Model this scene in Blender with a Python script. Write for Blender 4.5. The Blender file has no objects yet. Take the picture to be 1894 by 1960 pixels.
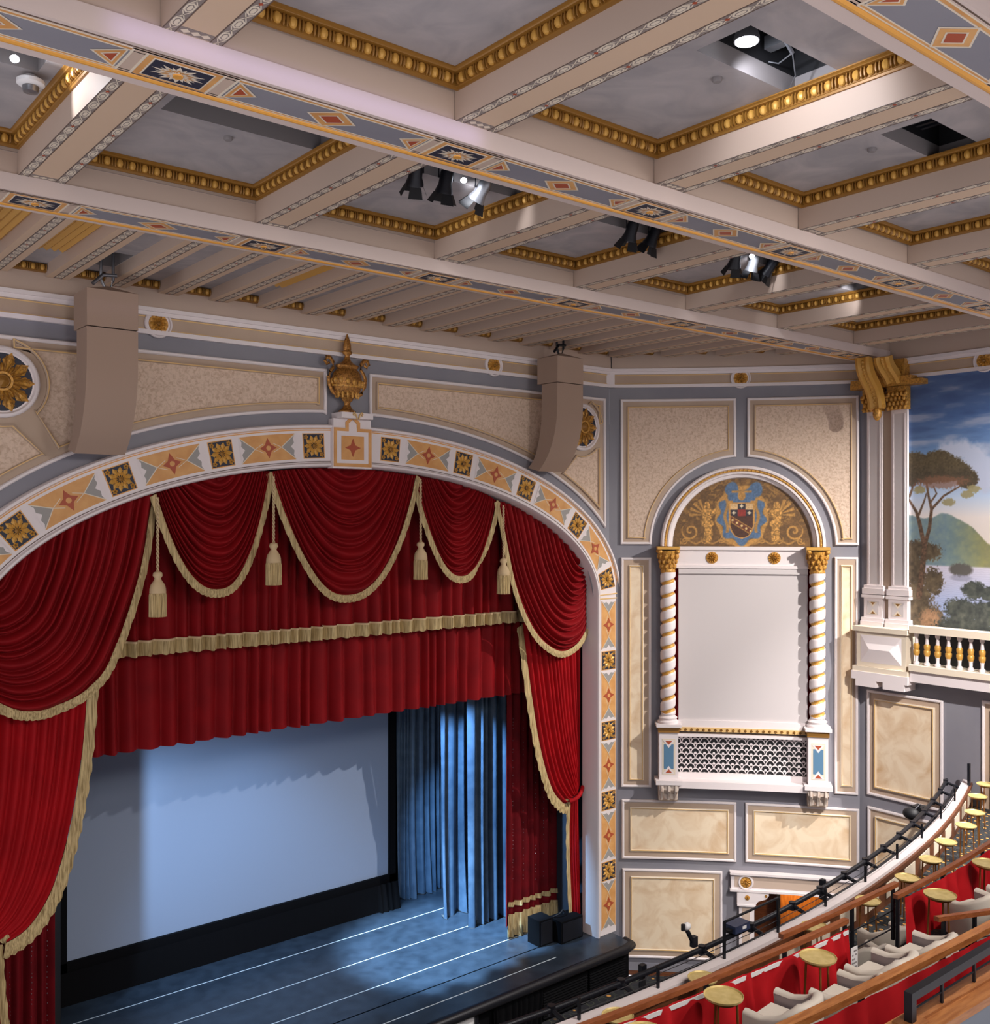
import bpy, bmesh, math, random
import numpy as np
from mathutils import Vector, Matrix
from mathutils.geometry import tessellate_polygon

random.seed(7)
SC = bpy.context.scene
COL = SC.collection
PI = math.pi

# ---------------------------------------------------------------- camera, world, exposure
CAMZ = 13.3125
cd = bpy.data.cameras.new('camera')
cam = bpy.data.objects.new('camera', cd)
COL.objects.link(cam)
cam.location = (0, 0, CAMZ)
cam.rotation_euler = (math.radians(90), 0, math.radians(-39.315))
cd.sensor_fit = 'HORIZONTAL'
cd.sensor_width = 36
cd.lens = 36 * 1886 / 1894
cd.shift_y = 5 / 1894
cd.clip_end = 200
SC.camera = cam

SC.view_settings.view_transform = 'Standard'
SC.view_settings.look = 'None'
SC.view_settings.gamma = 1
SC.view_settings.use_curve_mapping = False
SC.view_settings.exposure = -0.16
w = bpy.data.worlds.new('world')
SC.world = w
w.use_nodes = True
w.node_tree.nodes['Background'].inputs[0].default_value = (0.98, 0.945, 1.0, 1)
# dim hall: light bounced up from the unseen seating below is stronger than what comes from above
_nt = w.node_tree
_tc = _nt.nodes.new('ShaderNodeTexCoord')
_sx = _nt.nodes.new('ShaderNodeSeparateXYZ')
_mr = _nt.nodes.new('ShaderNodeMapRange')
_nt.links.new(_tc.outputs['Generated'], _sx.inputs[0])
_nt.links.new(_sx.outputs['Z'], _mr.inputs['Value'])
_mr.inputs['From Min'].default_value = -.7
_mr.inputs['From Max'].default_value = .15
_mr.inputs['To Min'].default_value = 1.6
_mr.inputs['To Max'].default_value = .36
_nt.links.new(_mr.outputs[0], _nt.nodes['Background'].inputs[1])


def lamp(name, kind, loc, target, power, color=(1, 1, 1), size=.2, spot=60, blend=.3, sx=None, sy=None):
    l = bpy.data.lights.new(name, kind)
    l.energy = power
    l.color = color
    if kind == 'AREA':
        l.shape = 'RECTANGLE'
        l.size = sx
        l.size_y = sy
    else:
        l.shadow_soft_size = size
    if kind == 'SPOT':
        l.spot_size = math.radians(spot)
        l.spot_blend = blend
    o = bpy.data.objects.new(name, l)
    COL.objects.link(o)
    o.location = loc
    o.rotation_euler = (Vector(target) - Vector(loc)).to_track_quat('-Z', 'Y').to_euler()
    return o


# house lights in the ceiling (behind and beside the camera's part of the room), plus an added fill
lamp('house_key_lamp', 'SPOT', (24.4, 5.4, 17.4), (23.3, 15.6, 5.0), 13000, (1, .95, .9), .06, 95, .9)
lamp('house_front_lamp', 'SPOT', (13.0, -2.0, 17.3), (14.0, 20, 9.0), 4200, (1, .94, .9), 1.6, 80, .6)
lamp('house_left_lamp', 'SPOT', (4.0, -1.5, 17.3), (8.0, 20, 9.0), 3000, (1, .94, .9), 1.6, 75, .6)
lamp('added_right_fill', 'SPOT', (16.5, 3.0, 17.4), (25.4, 12.4, 5.5), 15000, (1, .95, .92), .15, 46, .9)  # unseen lamp added to brighten the right wall
lamp('balcony_lamp', 'SPOT', (12.0, 1.5, 17.3), (11.0, 6.0, 8.0), 2600, (1, .94, .86), .2, 95, .6)
# stage lights
lamp('stage_left_lamp', 'SPOT', (4.4, 21.9, 7.4), (10.6, 25.6, 4.0), 4500, (.46, .70, 1), .1, 62, 1)
lamp('stage_top_lamp', 'SPOT', (12.6, 21.9, 12.5), (16.4, 22.3, 1.2), 42000, (.45, .72, 1), .12, 32, .6)
lamp('stage_side_lamp', 'SPOT', (14.2, 21.9, 9.6), (18.3, 23.0, 4.4), 9000, (.30, .60, 1), .1, 48, .6)
lamp('stage_down_lamp', 'SPOT', (11.0, 22.0, 12.5), (12.5, 22.8, 1.2), 4200, (.36, .64, 1), .2, 60, .8)

# ---------------------------------------------------------------- materials


def lin(c):
    c = c / 255
    return c / 12.92 if c <= .04045 else ((c + .055) / 1.055) ** 2.4


def L3(rgb):
    return (lin(rgb[0]), lin(rgb[1]), lin(rgb[2]), 1)


def mat(name, rgb, rough=.6, metal=0, rgb2=None, scale=4, detail=4, lo=.35, hi=.65, distort=0, bump=0, bscale=None, stretch=None, sheen=0, emit=0, spec=None):
    m = bpy.data.materials.new(name)
    m.use_nodes = True
    nt = m.node_tree
    b = nt.nodes['Principled BSDF']
    b.inputs['Base Color'].default_value = L3(rgb)
    b.inputs['Roughness'].default_value = rough
    b.inputs['Metallic'].default_value = metal
    if spec is not None:
        b.inputs['Specular IOR Level'].default_value = spec
    if sheen:
        b.inputs['Sheen Weight'].default_value = sheen
        b.inputs['Sheen Tint'].default_value = L3(rgb)
    if emit:
        b.inputs['Emission Color'].default_value = L3(rgb)
        b.inputs['Emission Strength'].default_value = emit
    tc = None
    if rgb2 or bump:
        tc = nt.nodes.new('ShaderNodeTexCoord')
        mp = nt.nodes.new('ShaderNodeMapping')
        nt.links.new(tc.outputs['Object'], mp.inputs[0])
        if stretch:
            mp.inputs['Scale'].default_value = stretch
    if rgb2:
        n = nt.nodes.new('ShaderNodeTexNoise')
        n.inputs['Scale'].default_value = scale
        n.inputs['Detail'].default_value = detail
        n.inputs['Distortion'].default_value = distort
        nt.links.new(mp.outputs[0], n.inputs['Vector'])
        r = nt.nodes.new('ShaderNodeValToRGB')
        r.color_ramp.elements[0].position = lo
        r.color_ramp.elements[1].position = hi
        r.color_ramp.elements[0].color = L3(rgb)
        r.color_ramp.elements[1].color = L3(rgb2)
        nt.links.new(n.outputs['Fac'], r.inputs[0])
        nt.links.new(r.outputs[0], b.inputs['Base Color'])
    if bump:
        n2 = nt.nodes.new('ShaderNodeTexNoise')
        n2.inputs['Scale'].default_value = bscale or scale
        n2.inputs['Detail'].default_value = 5
        nt.links.new(mp.outputs[0], n2.inputs['Vector'])
        bp = nt.nodes.new('ShaderNodeBump')
        bp.inputs['Strength'].default_value = bump
        bp.inputs['Distance'].default_value = .02
        nt.links.new(n2.outputs['Fac'], bp.inputs['Height'])
        nt.links.new(bp.outputs[0], b.inputs['Normal'])
    return m


T = {}
T['white'] = mat('painted_trim_white', (222, 212, 212), .5)
T['cream'] = mat('cream_paint', (218, 204, 184), .55)
T['tan'] = mat('tan_paint', (190, 168, 152), .6)
T['ribtan'] = mat('warm_tan_paint', (200, 172, 146), .6)
T['panel_tan'] = mat('panel_border_tan', (182, 160, 140), .6, rgb2=(172, 148, 128), scale=.7)
T['grey'] = mat('blue_grey_wall', (124, 122, 131), .65, rgb2=(133, 131, 138), scale=.6)
T['plaster'] = mat('rough_plaster', (212, 188, 168), .8, rgb2=(180, 153, 131), scale=15, detail=6, lo=.42, hi=.72, distort=.6, bump=.6, bscale=16)
T['marble'] = mat('painted_marble', (232, 212, 184), .5, rgb2=(200, 162, 120), scale=1.7, detail=7, lo=.42, hi=.78, distort=.9)
T['goldline'] = mat('gold_line_paint', (216, 178, 118), .45)
T['gold'] = mat('gilded_plaster', (204, 150, 66), .42, .2, rgb2=(134, 90, 36), scale=22, lo=.45, hi=.7, bump=.5, bscale=30)
T['goldbright'] = mat('bright_gilding', (202, 152, 70), .42, .15)
T['bronze'] = mat('antique_bronze', (176, 122, 58), .34, .6, rgb2=(112, 74, 30), scale=26, lo=.4, hi=.65, bump=.6, bscale=26)
T['golddark'] = mat('antique_gold', (146, 102, 40), .45, .15)
T['ochre'] = mat('ochre_paint', (214, 160, 98), .55, rgb2=(200, 142, 80), scale=3)
T['stripe'] = mat('orange_gold_stripe', (214, 152, 66), .45)
T['orngrey'] = mat('ornament_grey', (150, 146, 142), .6)
T['rust'] = mat('rust_red_paint', (164, 72, 42), .55)
T['navy'] = mat('navy_ground', (34, 38, 56), .6)
T['blue'] = mat('slate_blue_paint', (84, 122, 152), .6)
T['dust'] = mat('pattern_taupe', (132, 120, 114), .6)
T['darkline'] = mat('brown_line', (92, 72, 60), .6)
T['ceil'] = mat('mottled_ceiling_paint', (150, 146, 148), .6, rgb2=(174, 166, 166), scale=1.4, detail=6, lo=.35, hi=.7, distort=1.2)
T['hatchgrey'] = mat('hatch_lining', (132, 126, 126), .7)
T['beam'] = mat('beam_paint', (206, 188, 180), .6)
T['skirt'] = mat('black_skirt', (7, 7, 10), .8, spec=.1)
T['carpet2'] = None
T['black'] = mat('matt_black', (16, 16, 20), .6)
T['blackmetal'] = mat('black_painted_steel', (24, 25, 32), .4, .3)
T['steel'] = mat('galvanised_steel', (150, 152, 158), .35, .8)
T['red'] = mat('red_velvet', (136, 8, 17), .7, rgb2=(122, 6, 15), scale=1.5, sheen=.2, spec=.2)
T['reddark'] = mat('deep_red_curtain', (112, 8, 20), .75, rgb2=(90, 5, 15), scale=2, sheen=.2, spec=.2)
T['siderd'] = mat('bright_red_curtain', (172, 14, 24), .7, rgb2=(156, 10, 20), scale=1.5, spec=.2)
T['drape'] = mat('red_rail_drape', (186, 24, 32), .7, rgb2=(168, 18, 26), scale=3, spec=.2)
T['fringe'] = mat('gold_fringe', (206, 182, 132), .7, rgb2=(132, 108, 66), scale=16, detail=3, lo=.38, hi=.68, stretch=(3, 3, .12))
T['rope'] = mat('cream_cord', (206, 180, 140), .7)
T['velvetbluelit'] = mat('blue_lit_velour', (74, 94, 116), .5, rgb2=(58, 78, 100), scale=3, sheen=.2, spec=.4)  # blue stage light put into the colour of black velour
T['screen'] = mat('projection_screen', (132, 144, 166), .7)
T['blind'] = mat('white_blind', (198, 190, 190), .6)
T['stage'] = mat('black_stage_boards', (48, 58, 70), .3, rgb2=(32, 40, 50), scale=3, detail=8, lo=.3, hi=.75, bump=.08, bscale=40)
T['litseam'] = mat('lit_seam_paint', (200, 212, 220), .5)
T['wood'] = mat('oak_handrail', (186, 122, 68), .4, rgb2=(156, 94, 48), scale=5, detail=5, stretch=(1, 8, 8))
T['woodred'] = mat('mahogany_handrail', (158, 92, 54), .4, rgb2=(130, 70, 38), scale=5, stretch=(1, 8, 8))
T['woodpanel'] = mat('brown_parapet_wood', (112, 66, 40), .45, rgb2=(86, 48, 28), scale=5, stretch=(1, 1, 6))
T['doorwood'] = mat('amber_door_wood', (190, 116, 44), .4, rgb2=(160, 90, 30), scale=4, stretch=(6, 6, 1))
T['brass'] = mat('brushed_brass', (222, 200, 138), .42, .3, rgb2=(202, 178, 112), scale=9)
T['brassdark'] = mat('brass_leg', (150, 100, 52), .4, .6)
T['leather'] = mat('cream_leather', (206, 196, 184), .5, bump=.1, bscale=30)
T['leatherback'] = mat('grey_leather_shell', (150, 140, 142), .4)
T['stone'] = mat('veined_bracket', (206, 192, 180), .6, rgb2=(150, 110, 84), scale=7, lo=.5, hi=.75, stretch=(3, 3, .6))
T['speaker'] = mat('taupe_speaker_cloth', (156, 132, 116), .85, bump=.1, bscale=60)
T['device_grey'] = mat('dark_grey_return', (40, 42, 50), .7)
T['device'] = mat('navy_device', (40, 52, 84), .4)
T['switch'] = mat('white_plastic', (230, 228, 228), .4)
T['bulb'] = mat('lit_lens', (236, 242, 255), .4, emit=14)
T['concrete'] = mat('grey_step', (142, 148, 158), .6)


def carpet(name='flowered_carpet', scale=3.0):
    m = bpy.data.materials.new(name)
    m.use_nodes = True
    nt = m.node_tree
    b = nt.nodes['Principled BSDF']
    b.inputs['Roughness'].default_value = .9
    tc = nt.nodes.new('ShaderNodeTexCoord')
    v = nt.nodes.new('ShaderNodeTexVoronoi')
    v.inputs['Scale'].default_value = scale
    v.inputs['Randomness'].default_value = .45
    nt.links.new(tc.outputs['Object'], v.inputs['Vector'])
    r = nt.nodes.new('ShaderNodeValToRGB')
    r.color_ramp.interpolation = 'CONSTANT'
    e = r.color_ramp.elements
    e[0].position = 0
    e[0].color = L3((70, 40, 24))
    e[1].position = .06
    e[1].color = L3((206, 148, 74))
    for p, c in ((.19, (92, 70, 40)), (.23, (30, 31, 38)), (.5, (70, 74, 60)), (.54, (30, 31, 38))):
        q = e.new(p)
        q.color = L3(c)
    nt.links.new(v.outputs['Distance'], r.inputs[0])
    nt.links.new(r.outputs[0], b.inputs['Base Color'])
    return m


T['carpet'] = carpet()
T['carpet2'] = carpet('balcony_carpet', 5.5)


def attr_mat(name, rough=.7):
    m = bpy.data.materials.new(name)
    m.use_nodes = True
    nt = m.node_tree
    a = nt.nodes.new('ShaderNodeVertexColor')
    a.layer_name = 'Paint'
    nt.links.new(a.outputs[0], nt.nodes['Principled BSDF'].inputs['Base Color'])
    nt.nodes['Principled BSDF'].inputs['Roughness'].default_value = rough
    return m


T['mural'] = attr_mat('mural_paint')
T['crest'] = attr_mat('crest_paint', .5)

# ---------------------------------------------------------------- room frames: (along, up, out) -> world
XC = 12.0
YF = 20.0
XR = 25.45
ARC = dict(cx=-.4226, cy=-5.1578, R=31.988, a0=math.radians(-41.042))
SLEN = 6.979


def MF(s, z, o):
    return (s, YF - o, z)


def _arc_init():
    p0 = (20.666, 20.0)
    p1 = (25.39, 14.882)
    ch = math.hypot(p1[0] - p0[0], p1[1] - p0[1])
    cha = math.atan2(p1[1] - p0[1], p1[0] - p0[0])
    sw = math.radians(12.5)
    R = ch / 2 / math.sin(sw / 2)
    a0 = cha + sw / 2
    ARC.update(R=R, a0=a0, cx=p0[0] + R * math.sin(a0), cy=p0[1] - R * math.cos(a0))


_arc_init()


def MS(s, z, o):
    a = ARC['a0'] - s / ARC['R']
    r = ARC['R'] - o
    return (ARC['cx'] - r * math.sin(a), ARC['cy'] + r * math.cos(a), z)


def MR(s, z, o):
    return (XR - o, -s, z)


# proscenium arch: centre line is an ellipse quarter pair over straight jambs; l = signed arc length from the crown
AE, BE, ZE = 8.5, 3.95, 10.95
_ph = np.linspace(0, PI / 2, 1500)
_al = np.concatenate([[0], np.cumsum(np.hypot(np.diff(AE * np.sin(_ph)), np.diff(BE * np.cos(_ph))))])
LQ = float(_al[-1])


def arch_c(l):
    """centre point and outward normal in (x,z)"""
    sg = 1 if l >= 0 else -1
    l = abs(l)
    if l >= LQ:
        return XC + sg * AE, ZE - (l - LQ), sg, 0.0
    p = float(np.interp(l, _al, _ph))
    nx, nz = math.sin(p) / AE, math.cos(p) / BE
    k = math.hypot(nx, nz)
    return XC + sg * AE * math.sin(p), ZE + BE * math.cos(p), sg * nx / k, nz / k


def MA(l, n, o):
    x, z, nx, nz = arch_c(l)
    return (x + nx * n, YF - o, z + nz * n)


def l_of_dx(dx):
    return float(np.interp(math.asin(min(1, dx / AE)), _ph, _al))


def arch_z(x, n):
    """height of the curve offset n from the centre line at world x"""
    d = abs(x - XC)
    a, b = AE + n, BE + n * 1.0
    if d >= a:
        return ZE
    return ZE + b * math.sqrt(1 - (d / a) ** 2)


# ---------------------------------------------------------------- mesh builder
def wloc(o):
    v = Vector((0, 0, 0))
    while o is not None:
        v = v + o.location
        o = o.parent
    return v


class MB:
    def __init__(s, M=None, sub=None):
        s.v = []
        s.f = []
        s.m = []
        s.M = M
        s.sub = sub

    def p(s, a, b, c):
        s.v.append(s.M(a, b, c) if s.M else (a, b, c))
        return len(s.v) - 1

    def face(s, idx, m=0):
        s.f.append(tuple(idx))
        s.m.append(m)

    def poly(s, pts, m=0):
        s.face([s.p(*q) for q in pts], m)

    def cuts(s, a, b):
        if not s.sub:
            return [a, b]
        n = max(1, int(math.ceil(abs(b - a) / s.sub)))
        return [a + (b - a) * i / n for i in range(n + 1)]

    def box(s, a0, a1, b0, b1, c0, c1, m=0):
        xs = s.cuts(a0, a1)
        R = [[s.p(x, b0, c0), s.p(x, b1, c0), s.p(x, b1, c1), s.p(x, b0, c1)] for x in xs]
        for i in range(len(R) - 1):
            q, r = R[i], R[i + 1]
            for k in range(4):
                s.face((q[k], r[k], r[(k + 1) % 4], q[(k + 1) % 4]), m)
        s.face(R[0][::-1], m)
        s.face(R[-1], m)

    def strips(s, pts):
        if not s.sub:
            return [pts]
        lo = min(q[0] for q in pts)
        hi = max(q[0] for q in pts)
        xs = s.cuts(lo, hi)
        out = []
        for i in range(len(xs) - 1):
            P = clip(clip(pts, xs[i], 1), xs[i + 1], -1)
            if len(P) > 2:
                out.append(P)
        return out

    def fill(s, pts, c, m=0):
        for P in s.strips(pts):
            base = [s.p(q[0], q[1], c) for q in P]
            if len(P) == 3:
                s.face(base, m)
                continue
            for t in tessellate_polygon([[Vector((q[0], q[1], 0)) for q in P]]):
                s.face([base[k] for k in t], m)

    def plate(s, pts, c0, c1, m=0):
        """extruded outline"""
        s.fill(pts, c1, m)
        n = len(pts)
        for i in range(n):
            a, b = pts[i], pts[(i + 1) % n]
            s.poly([(a[0], a[1], c0), (b[0], b[1], c0), (b[0], b[1], c1), (a[0], a[1], c1)], m)

    def sweep(s, path, prof, closed=True, m=0, step=None):
        """moulding: prof = [(inset, out)], swept with mitres along a 2d outline (inset to the left of travel)"""
        if step:
            q = []
            n = len(path)
            for i in range(n if closed else n - 1):
                a, b = path[i], path[(i + 1) % n]
                k = max(1, int(math.hypot(b[0] - a[0], b[1] - a[1]) / step))
                q += [(a[0] + (b[0] - a[0]) * j / k, a[1] + (b[1] - a[1]) * j / k) for j in range(k)]
            if not closed:
                q.append(path[-1])
            path = q
        rows = []
        N = len(path)
        for i in range(N):
            a = path[i - 1] if (closed or i > 0) else None
            b = path[i]
            c = path[(i + 1) % N] if (closed or i < N - 1) else None
            d1 = norm2(b[0] - a[0], b[1] - a[1]) if a else None
            d2 = norm2(c[0] - b[0], c[1] - b[1]) if c else None
            d1 = d1 or d2
            d2 = d2 or d1
            n1 = (-d1[1], d1[0])
            n2 = (-d2[1], d2[0])
            mx, my = n1[0] + n2[0], n1[1] + n2[1]
            k = mx * n1[0] + my * n1[1]
            k = max(k, .35)
            mx, my = mx / k, my / k
            rows.append([s.p(b[0] + mx * u, b[1] + my * u, o) for u, o in prof])
        for i in range(N if closed else N - 1):
            q, r = rows[i], rows[(i + 1) % N]
            for k in range(len(prof) - 1):
                s.face((q[k], r[k], r[k + 1], q[k + 1]), m)

    def grid(s, fn, nu, nv, m=0, cu=False):
        ids = [[s.p(*fn(i / nu, j / nv)) for j in range(nv + 1)] for i in range(nu + (0 if cu else 1))]
        for i in range(nu):
            a, b = ids[i], ids[(i + 1) % len(ids)]
            for j in range(nv):
                s.face((a[j], b[j], b[j + 1], a[j + 1]), m)

    def tube(s, pts, r, n=8, m=0, caps=True):
        pts = [Vector(q) for q in pts]
        rr = r if isinstance(r, (list, tuple)) else [r] * len(pts)
        rings = []
        for i, q in enumerate(pts):
            d = (pts[min(i + 1, len(pts) - 1)] - pts[max(i - 1, 0)]).normalized()
            up = Vector((0, 0, 1)) if abs(d.z) < .95 else Vector((1, 0, 0))
            a = d.cross(up).normalized()
            b = a.cross(d)
            rings.append([s.p(*(q + (a * math.cos(2 * PI * k / n) + b * math.sin(2 * PI * k / n)) * rr[i])) for k in range(n)])
        for i in range(len(rings) - 1):
            for k in range(n):
                s.face((rings[i][k], rings[i][(k + 1) % n], rings[i + 1][(k + 1) % n], rings[i + 1][k]), m)
        if caps:
            s.face(rings[0][::-1], m)
            s.face(rings[-1], m)

    def lathe(s, prof, c=(0, 0, 0), n=16, m=0, caps=True, sx=1, sy=1, rib=0, ribn=0):
        rings = []
        for r, z in prof:
            rings.append([s.p(c[0] + sx * r * (1 + rib * math.cos(ribn * 2 * PI * k / n)) * math.cos(2 * PI * k / n), c[1] + sy * r * (1 + rib * math.cos(ribn * 2 * PI * k / n)) * math.sin(2 * PI * k / n), c[2] + z) for k in range(n)])
        for i in range(len(rings) - 1):
            for k in range(n):
                s.face((rings[i][k], rings[i][(k + 1) % n], rings[i + 1][(k + 1) % n], rings[i + 1][k]), m)
        if caps:
            s.face(rings[0][::-1], m)
            s.face(rings[-1], m)

    def ell(s, c, r, nu=8, nv=5, m=0):
        def fn(u, v):
            a = 2 * PI * u
            b = -PI / 2 + PI * v
            return (c[0] + r[0] * math.cos(a) * math.cos(b), c[1] + r[1] * math.sin(a) * math.cos(b), c[2] + r[2] * math.sin(b))
        s.grid(fn, nu, nv, m, cu=True)

    def build(s, name, mats, parent=None, smooth=None, kind=None):
        me = bpy.data.meshes.new(name)
        off = wloc(parent)
        me.from_pydata([(x - off.x, y - off.y, z - off.z) for x, y, z in s.v], [], s.f)
        if not isinstance(mats, (list, tuple)):
            mats = [mats]
        for k in mats:
            me.materials.append(T[k])
        me.polygons.foreach_set('material_index', s.m)
        if smooth is not None:
            me.polygons.foreach_set('use_smooth', [True] * len(s.f))
            me.update()
            if smooth < 180:
                me.set_sharp_from_angle(angle=math.radians(smooth))
        me.update()
        o = bpy.data.objects.new(name, me)
        COL.objects.link(o)
        if parent is not None:
            o.parent = parent
        if kind:
            o['kind'] = kind
        return o


def norm2(x, y):
    k = math.hypot(x, y) or 1
    return (x / k, y / k)


def clip(pts, x, sg):
    out = []
    n = len(pts)
    for i in range(n):
        a, b = pts[i], pts[(i + 1) % n]
        ia, ib = (a[0] - x) * sg >= 0, (b[0] - x) * sg >= 0
        if ia:
            out.append(a)
        if ia != ib:
            t = (x - a[0]) / (b[0] - a[0])
            out.append((x, a[1] + (b[1] - a[1]) * t))
    q = []
    for a in out:
        if not q or abs(a[0] - q[-1][0]) + abs(a[1] - q[-1][1]) > 1e-6:
            q.append(a)
    if len(q) > 1 and abs(q[0][0] - q[-1][0]) + abs(q[0][1] - q[-1][1]) < 1e-6:
        q.pop()
    return q


def area2(p):
    return sum(p[i - 1][0] * p[i][1] - p[i][0] * p[i - 1][1] for i in range(len(p))) / 2


def ccw(p):
    return p if area2(p) > 0 else p[::-1]


def inset(path, d):
    path = ccw(path)
    out = []
    N = len(path)
    for i in range(N):
        a, b, c = path[i - 1], path[i], path[(i + 1) % N]
        d1 = norm2(b[0] - a[0], b[1] - a[1])
        d2 = norm2(c[0] - b[0], c[1] - b[1])
        n1, n2 = (-d1[1], d1[0]), (-d2[1], d2[0])
        mx, my = n1[0] + n2[0], n1[1] + n2[1]
        k = max(mx * n1[0] + my * n1[1], .35)
        out.append((b[0] + mx / k * d, b[1] + my / k * d))
    return out


def arcpts(cx, cz, r, a0, a1, n=16):
    return [(cx + r * math.cos(math.radians(a0 + (a1 - a0) * i / n)), cz + r * math.sin(math.radians(a0 + (a1 - a0) * i / n))) for i in range(n + 1)]


def rectp(a0, a1, b0, b1):
    return [(a0, b0), (a1, b0), (a1, b1), (a0, b1)]


def tag(o, label, cat, group=None):
    o['label'] = label
    o['category'] = cat
    if group:
        o['group'] = group
    return o


def thing(name, label, cat, loc=(0, 0, 0), group=None):
    o = bpy.data.objects.new(name, None)
    o.empty_display_size = .1
    COL.objects.link(o)
    o.location = loc
    return tag(o, label, cat, group)


def holder(name, loc=(0, 0, 0)):
    o = bpy.data.objects.new(name, None)
    o.empty_display_size = .1
    COL.objects.link(o)
    o.location = loc
    o['kind'] = 'structure'
    return o


def kids(o):
    return [c for c in bpy.data.objects if c.parent is o]


def dup(root, loc, rz, label, group=None):
    r = root.copy()
    COL.objects.link(r)
    r.location = loc
    r.rotation_euler = (0, 0, rz)
    r['label'] = label
    if group:
        r['group'] = group
    for ch in kids(root):
        c = ch.copy()
        COL.objects.link(c)
        c.parent = r
        for g in kids(ch):
            d = g.copy()
            COL.objects.link(d)
            d.parent = c
    return r


def flower(mb, s, z, o, R, m1=0, m2=0, n=12, h=.05):
    """carved rosette facing out"""
    for ring, (r0, r1, hh, nn, ph) in enumerate(((R * .3, R, h, n, 0), (R * .15, R * .62, h * 1.5, n, .5))):
        for k in range(nn):
            a = 2 * PI * (k + ph) / nn
            w2 = PI / nn * .92
            c0 = (s + r0 * math.cos(a), z + r0 * math.sin(a), o + hh * .3)
            tip = (s + r1 * math.cos(a), z + r1 * math.sin(a), o + hh * .25)
            rm = (r0 + r1) * .56
            md = (s + rm * math.cos(a), z + rm * math.sin(a), o + hh)
            for sg in (-1, 1):
                e = (s + rm * math.cos(a + sg * w2), z + rm * math.sin(a + sg * w2), o + hh * .1)
                mb.poly([c0, e, md], m1)
                mb.poly([e, tip, md], m1)
    k = 10
    for i in range(k):
        a, b = 2 * PI * i / k, 2 * PI * (i + 1) / k
        r = R * .2
        mb.poly([(s + r * math.cos(a), z + r * math.sin(a), o + h * 1.2), (s + r * math.cos(b), z + r * math.sin(b), o + h * 1.2), (s, z, o + h * 2.2)], m2)


def disc(mb, s, z, o0, o1, R, m=0, n=20):
    mb.plate([(s + R * math.cos(2 * PI * i / n), z + R * math.sin(2 * PI * i / n)) for i in range(n)], o0, o1, m)


def ringm(mb, s, z, R, prof, m=0, n=28):
    mb.sweep([(s + R * math.cos(2 * PI * i / n), z + R * math.sin(2 * PI * i / n)) for i in range(n)], prof, True, m)


def half(w, h, o=0, n=5):
    """half-round moulding profile of width w, height h"""
    return [(w * (1 - math.cos(PI * i / n)) / 2, o + h * math.sin(PI * i / n)) for i in range(n + 1)]


_fcache = {}


def folds(x, seed=1, w=.3, jit=.5):
    """irregular pleat wave in -1..1"""
    k = (seed, w, jit)
    if k not in _fcache:
        rn = random.Random(seed)
        e = [-20.0]
        amp = []
        while e[-1] < 60:
            e.append(e[-1] + w * (1 + jit * (rn.random() * 2 - 1)))
            amp.append(.55 + .45 * rn.random())
        _fcache[k] = (np.array(e), amp)
    e, amp = _fcache[k]
    i = int(np.searchsorted(e, x)) - 1
    t = (x - e[i]) / (e[i + 1] - e[i])
    return amp[i] * (1 - abs(2 * t - 1) ** 1.6 * 2) + (1 - amp[i]) * -.6
# ================================================================ SETTING
ZTOP = 18.30   # ceiling panels
ZB = 17.56     # beam undersides
ZR = 17.78     # rib undersides
ZT2 = 18.07    # panels of the strip next to the stage wall
STG = 1.25

b = MB()
b.box(-2, 26.5, 4, 19.4, -.2, 0)
b.build('floor', 'carpet', kind='structure')

# stage platform and dark stage house behind the arch
b = MB()
b.box(-1.5, 20.62, 19.05, 20.5, 1.12, STG)
b.box(-1.9, 25.9, 20.46, 27.9, 1.12, STG)
b.box(-1.5, 20.62, 19.2, 19.3, 0, 1.12, 1)
stage = b.build('stage_floor', ['stage', 'skirt'], kind='structure')
b = MB()
for y in (19.72, 21.39, 22.85, 24.37):
    b.box(2, 18.3 if y < 20 else 19.0, y - .012, y + .012, STG, STG + .004)
b.build('lit_seam_line', 'litseam', stage)  # pale strips paint the light caught along the floor seams
b = MB()
b.tube([(-1.5, 19.02, 1.15), (20.3, 19.02, 1.15), (20.62, 19.1, 1.15), (20.66, 19.4, 1.15)], .13, 12)
b.build('stage_nosing', 'blackmetal', stage, 60)
b = MB()
b.box(-2, 26, 27.9, 28.1, -.2, 16)
b.box(-2.1, -1.9, 20.6, 28, -.2, 16)
b.box(25.9, 26.1, 20.6, 28, -.2, 16)
b.box(-2, 26, 20.6, 28, 15.8, 16)
b.build('wall_stage_house', 'black', kind='structure')

# proscenium wall
NI = -.48
b = MB()
ain = AE + NI
xs = [-2 + i * .25 for i in range(0, 200) if -2 + i * .25 < XC - ain] + [XC - ain + 2 * ain * i / 64 for i in range(65)] + [XC + ain + (20.67 - XC - ain) * i / 3 for i in range(1, 4)]
for i in range(len(xs) - 1):
    x0, x1 = xs[i], xs[i + 1]
    mid = (x0 + x1) / 2
    if abs(mid - XC) < ain:
        z0, z1 = arch_z(x0, NI), arch_z(x1, NI)
    else:
        z0 = z1 = 0
    for (ya, yb) in ((20.008, 20.45),):
        b.poly([(x0, ya, z0), (x1, ya, z1), (x1, ya, 18.4), (x0, ya, 18.4)])
        b.poly([(x0, yb, z0), (x1, yb, z1), (x1, yb, 18.4), (x0, yb, 18.4)])
wall_front = b.build('wall_front', 'grey', kind='structure')

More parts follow.
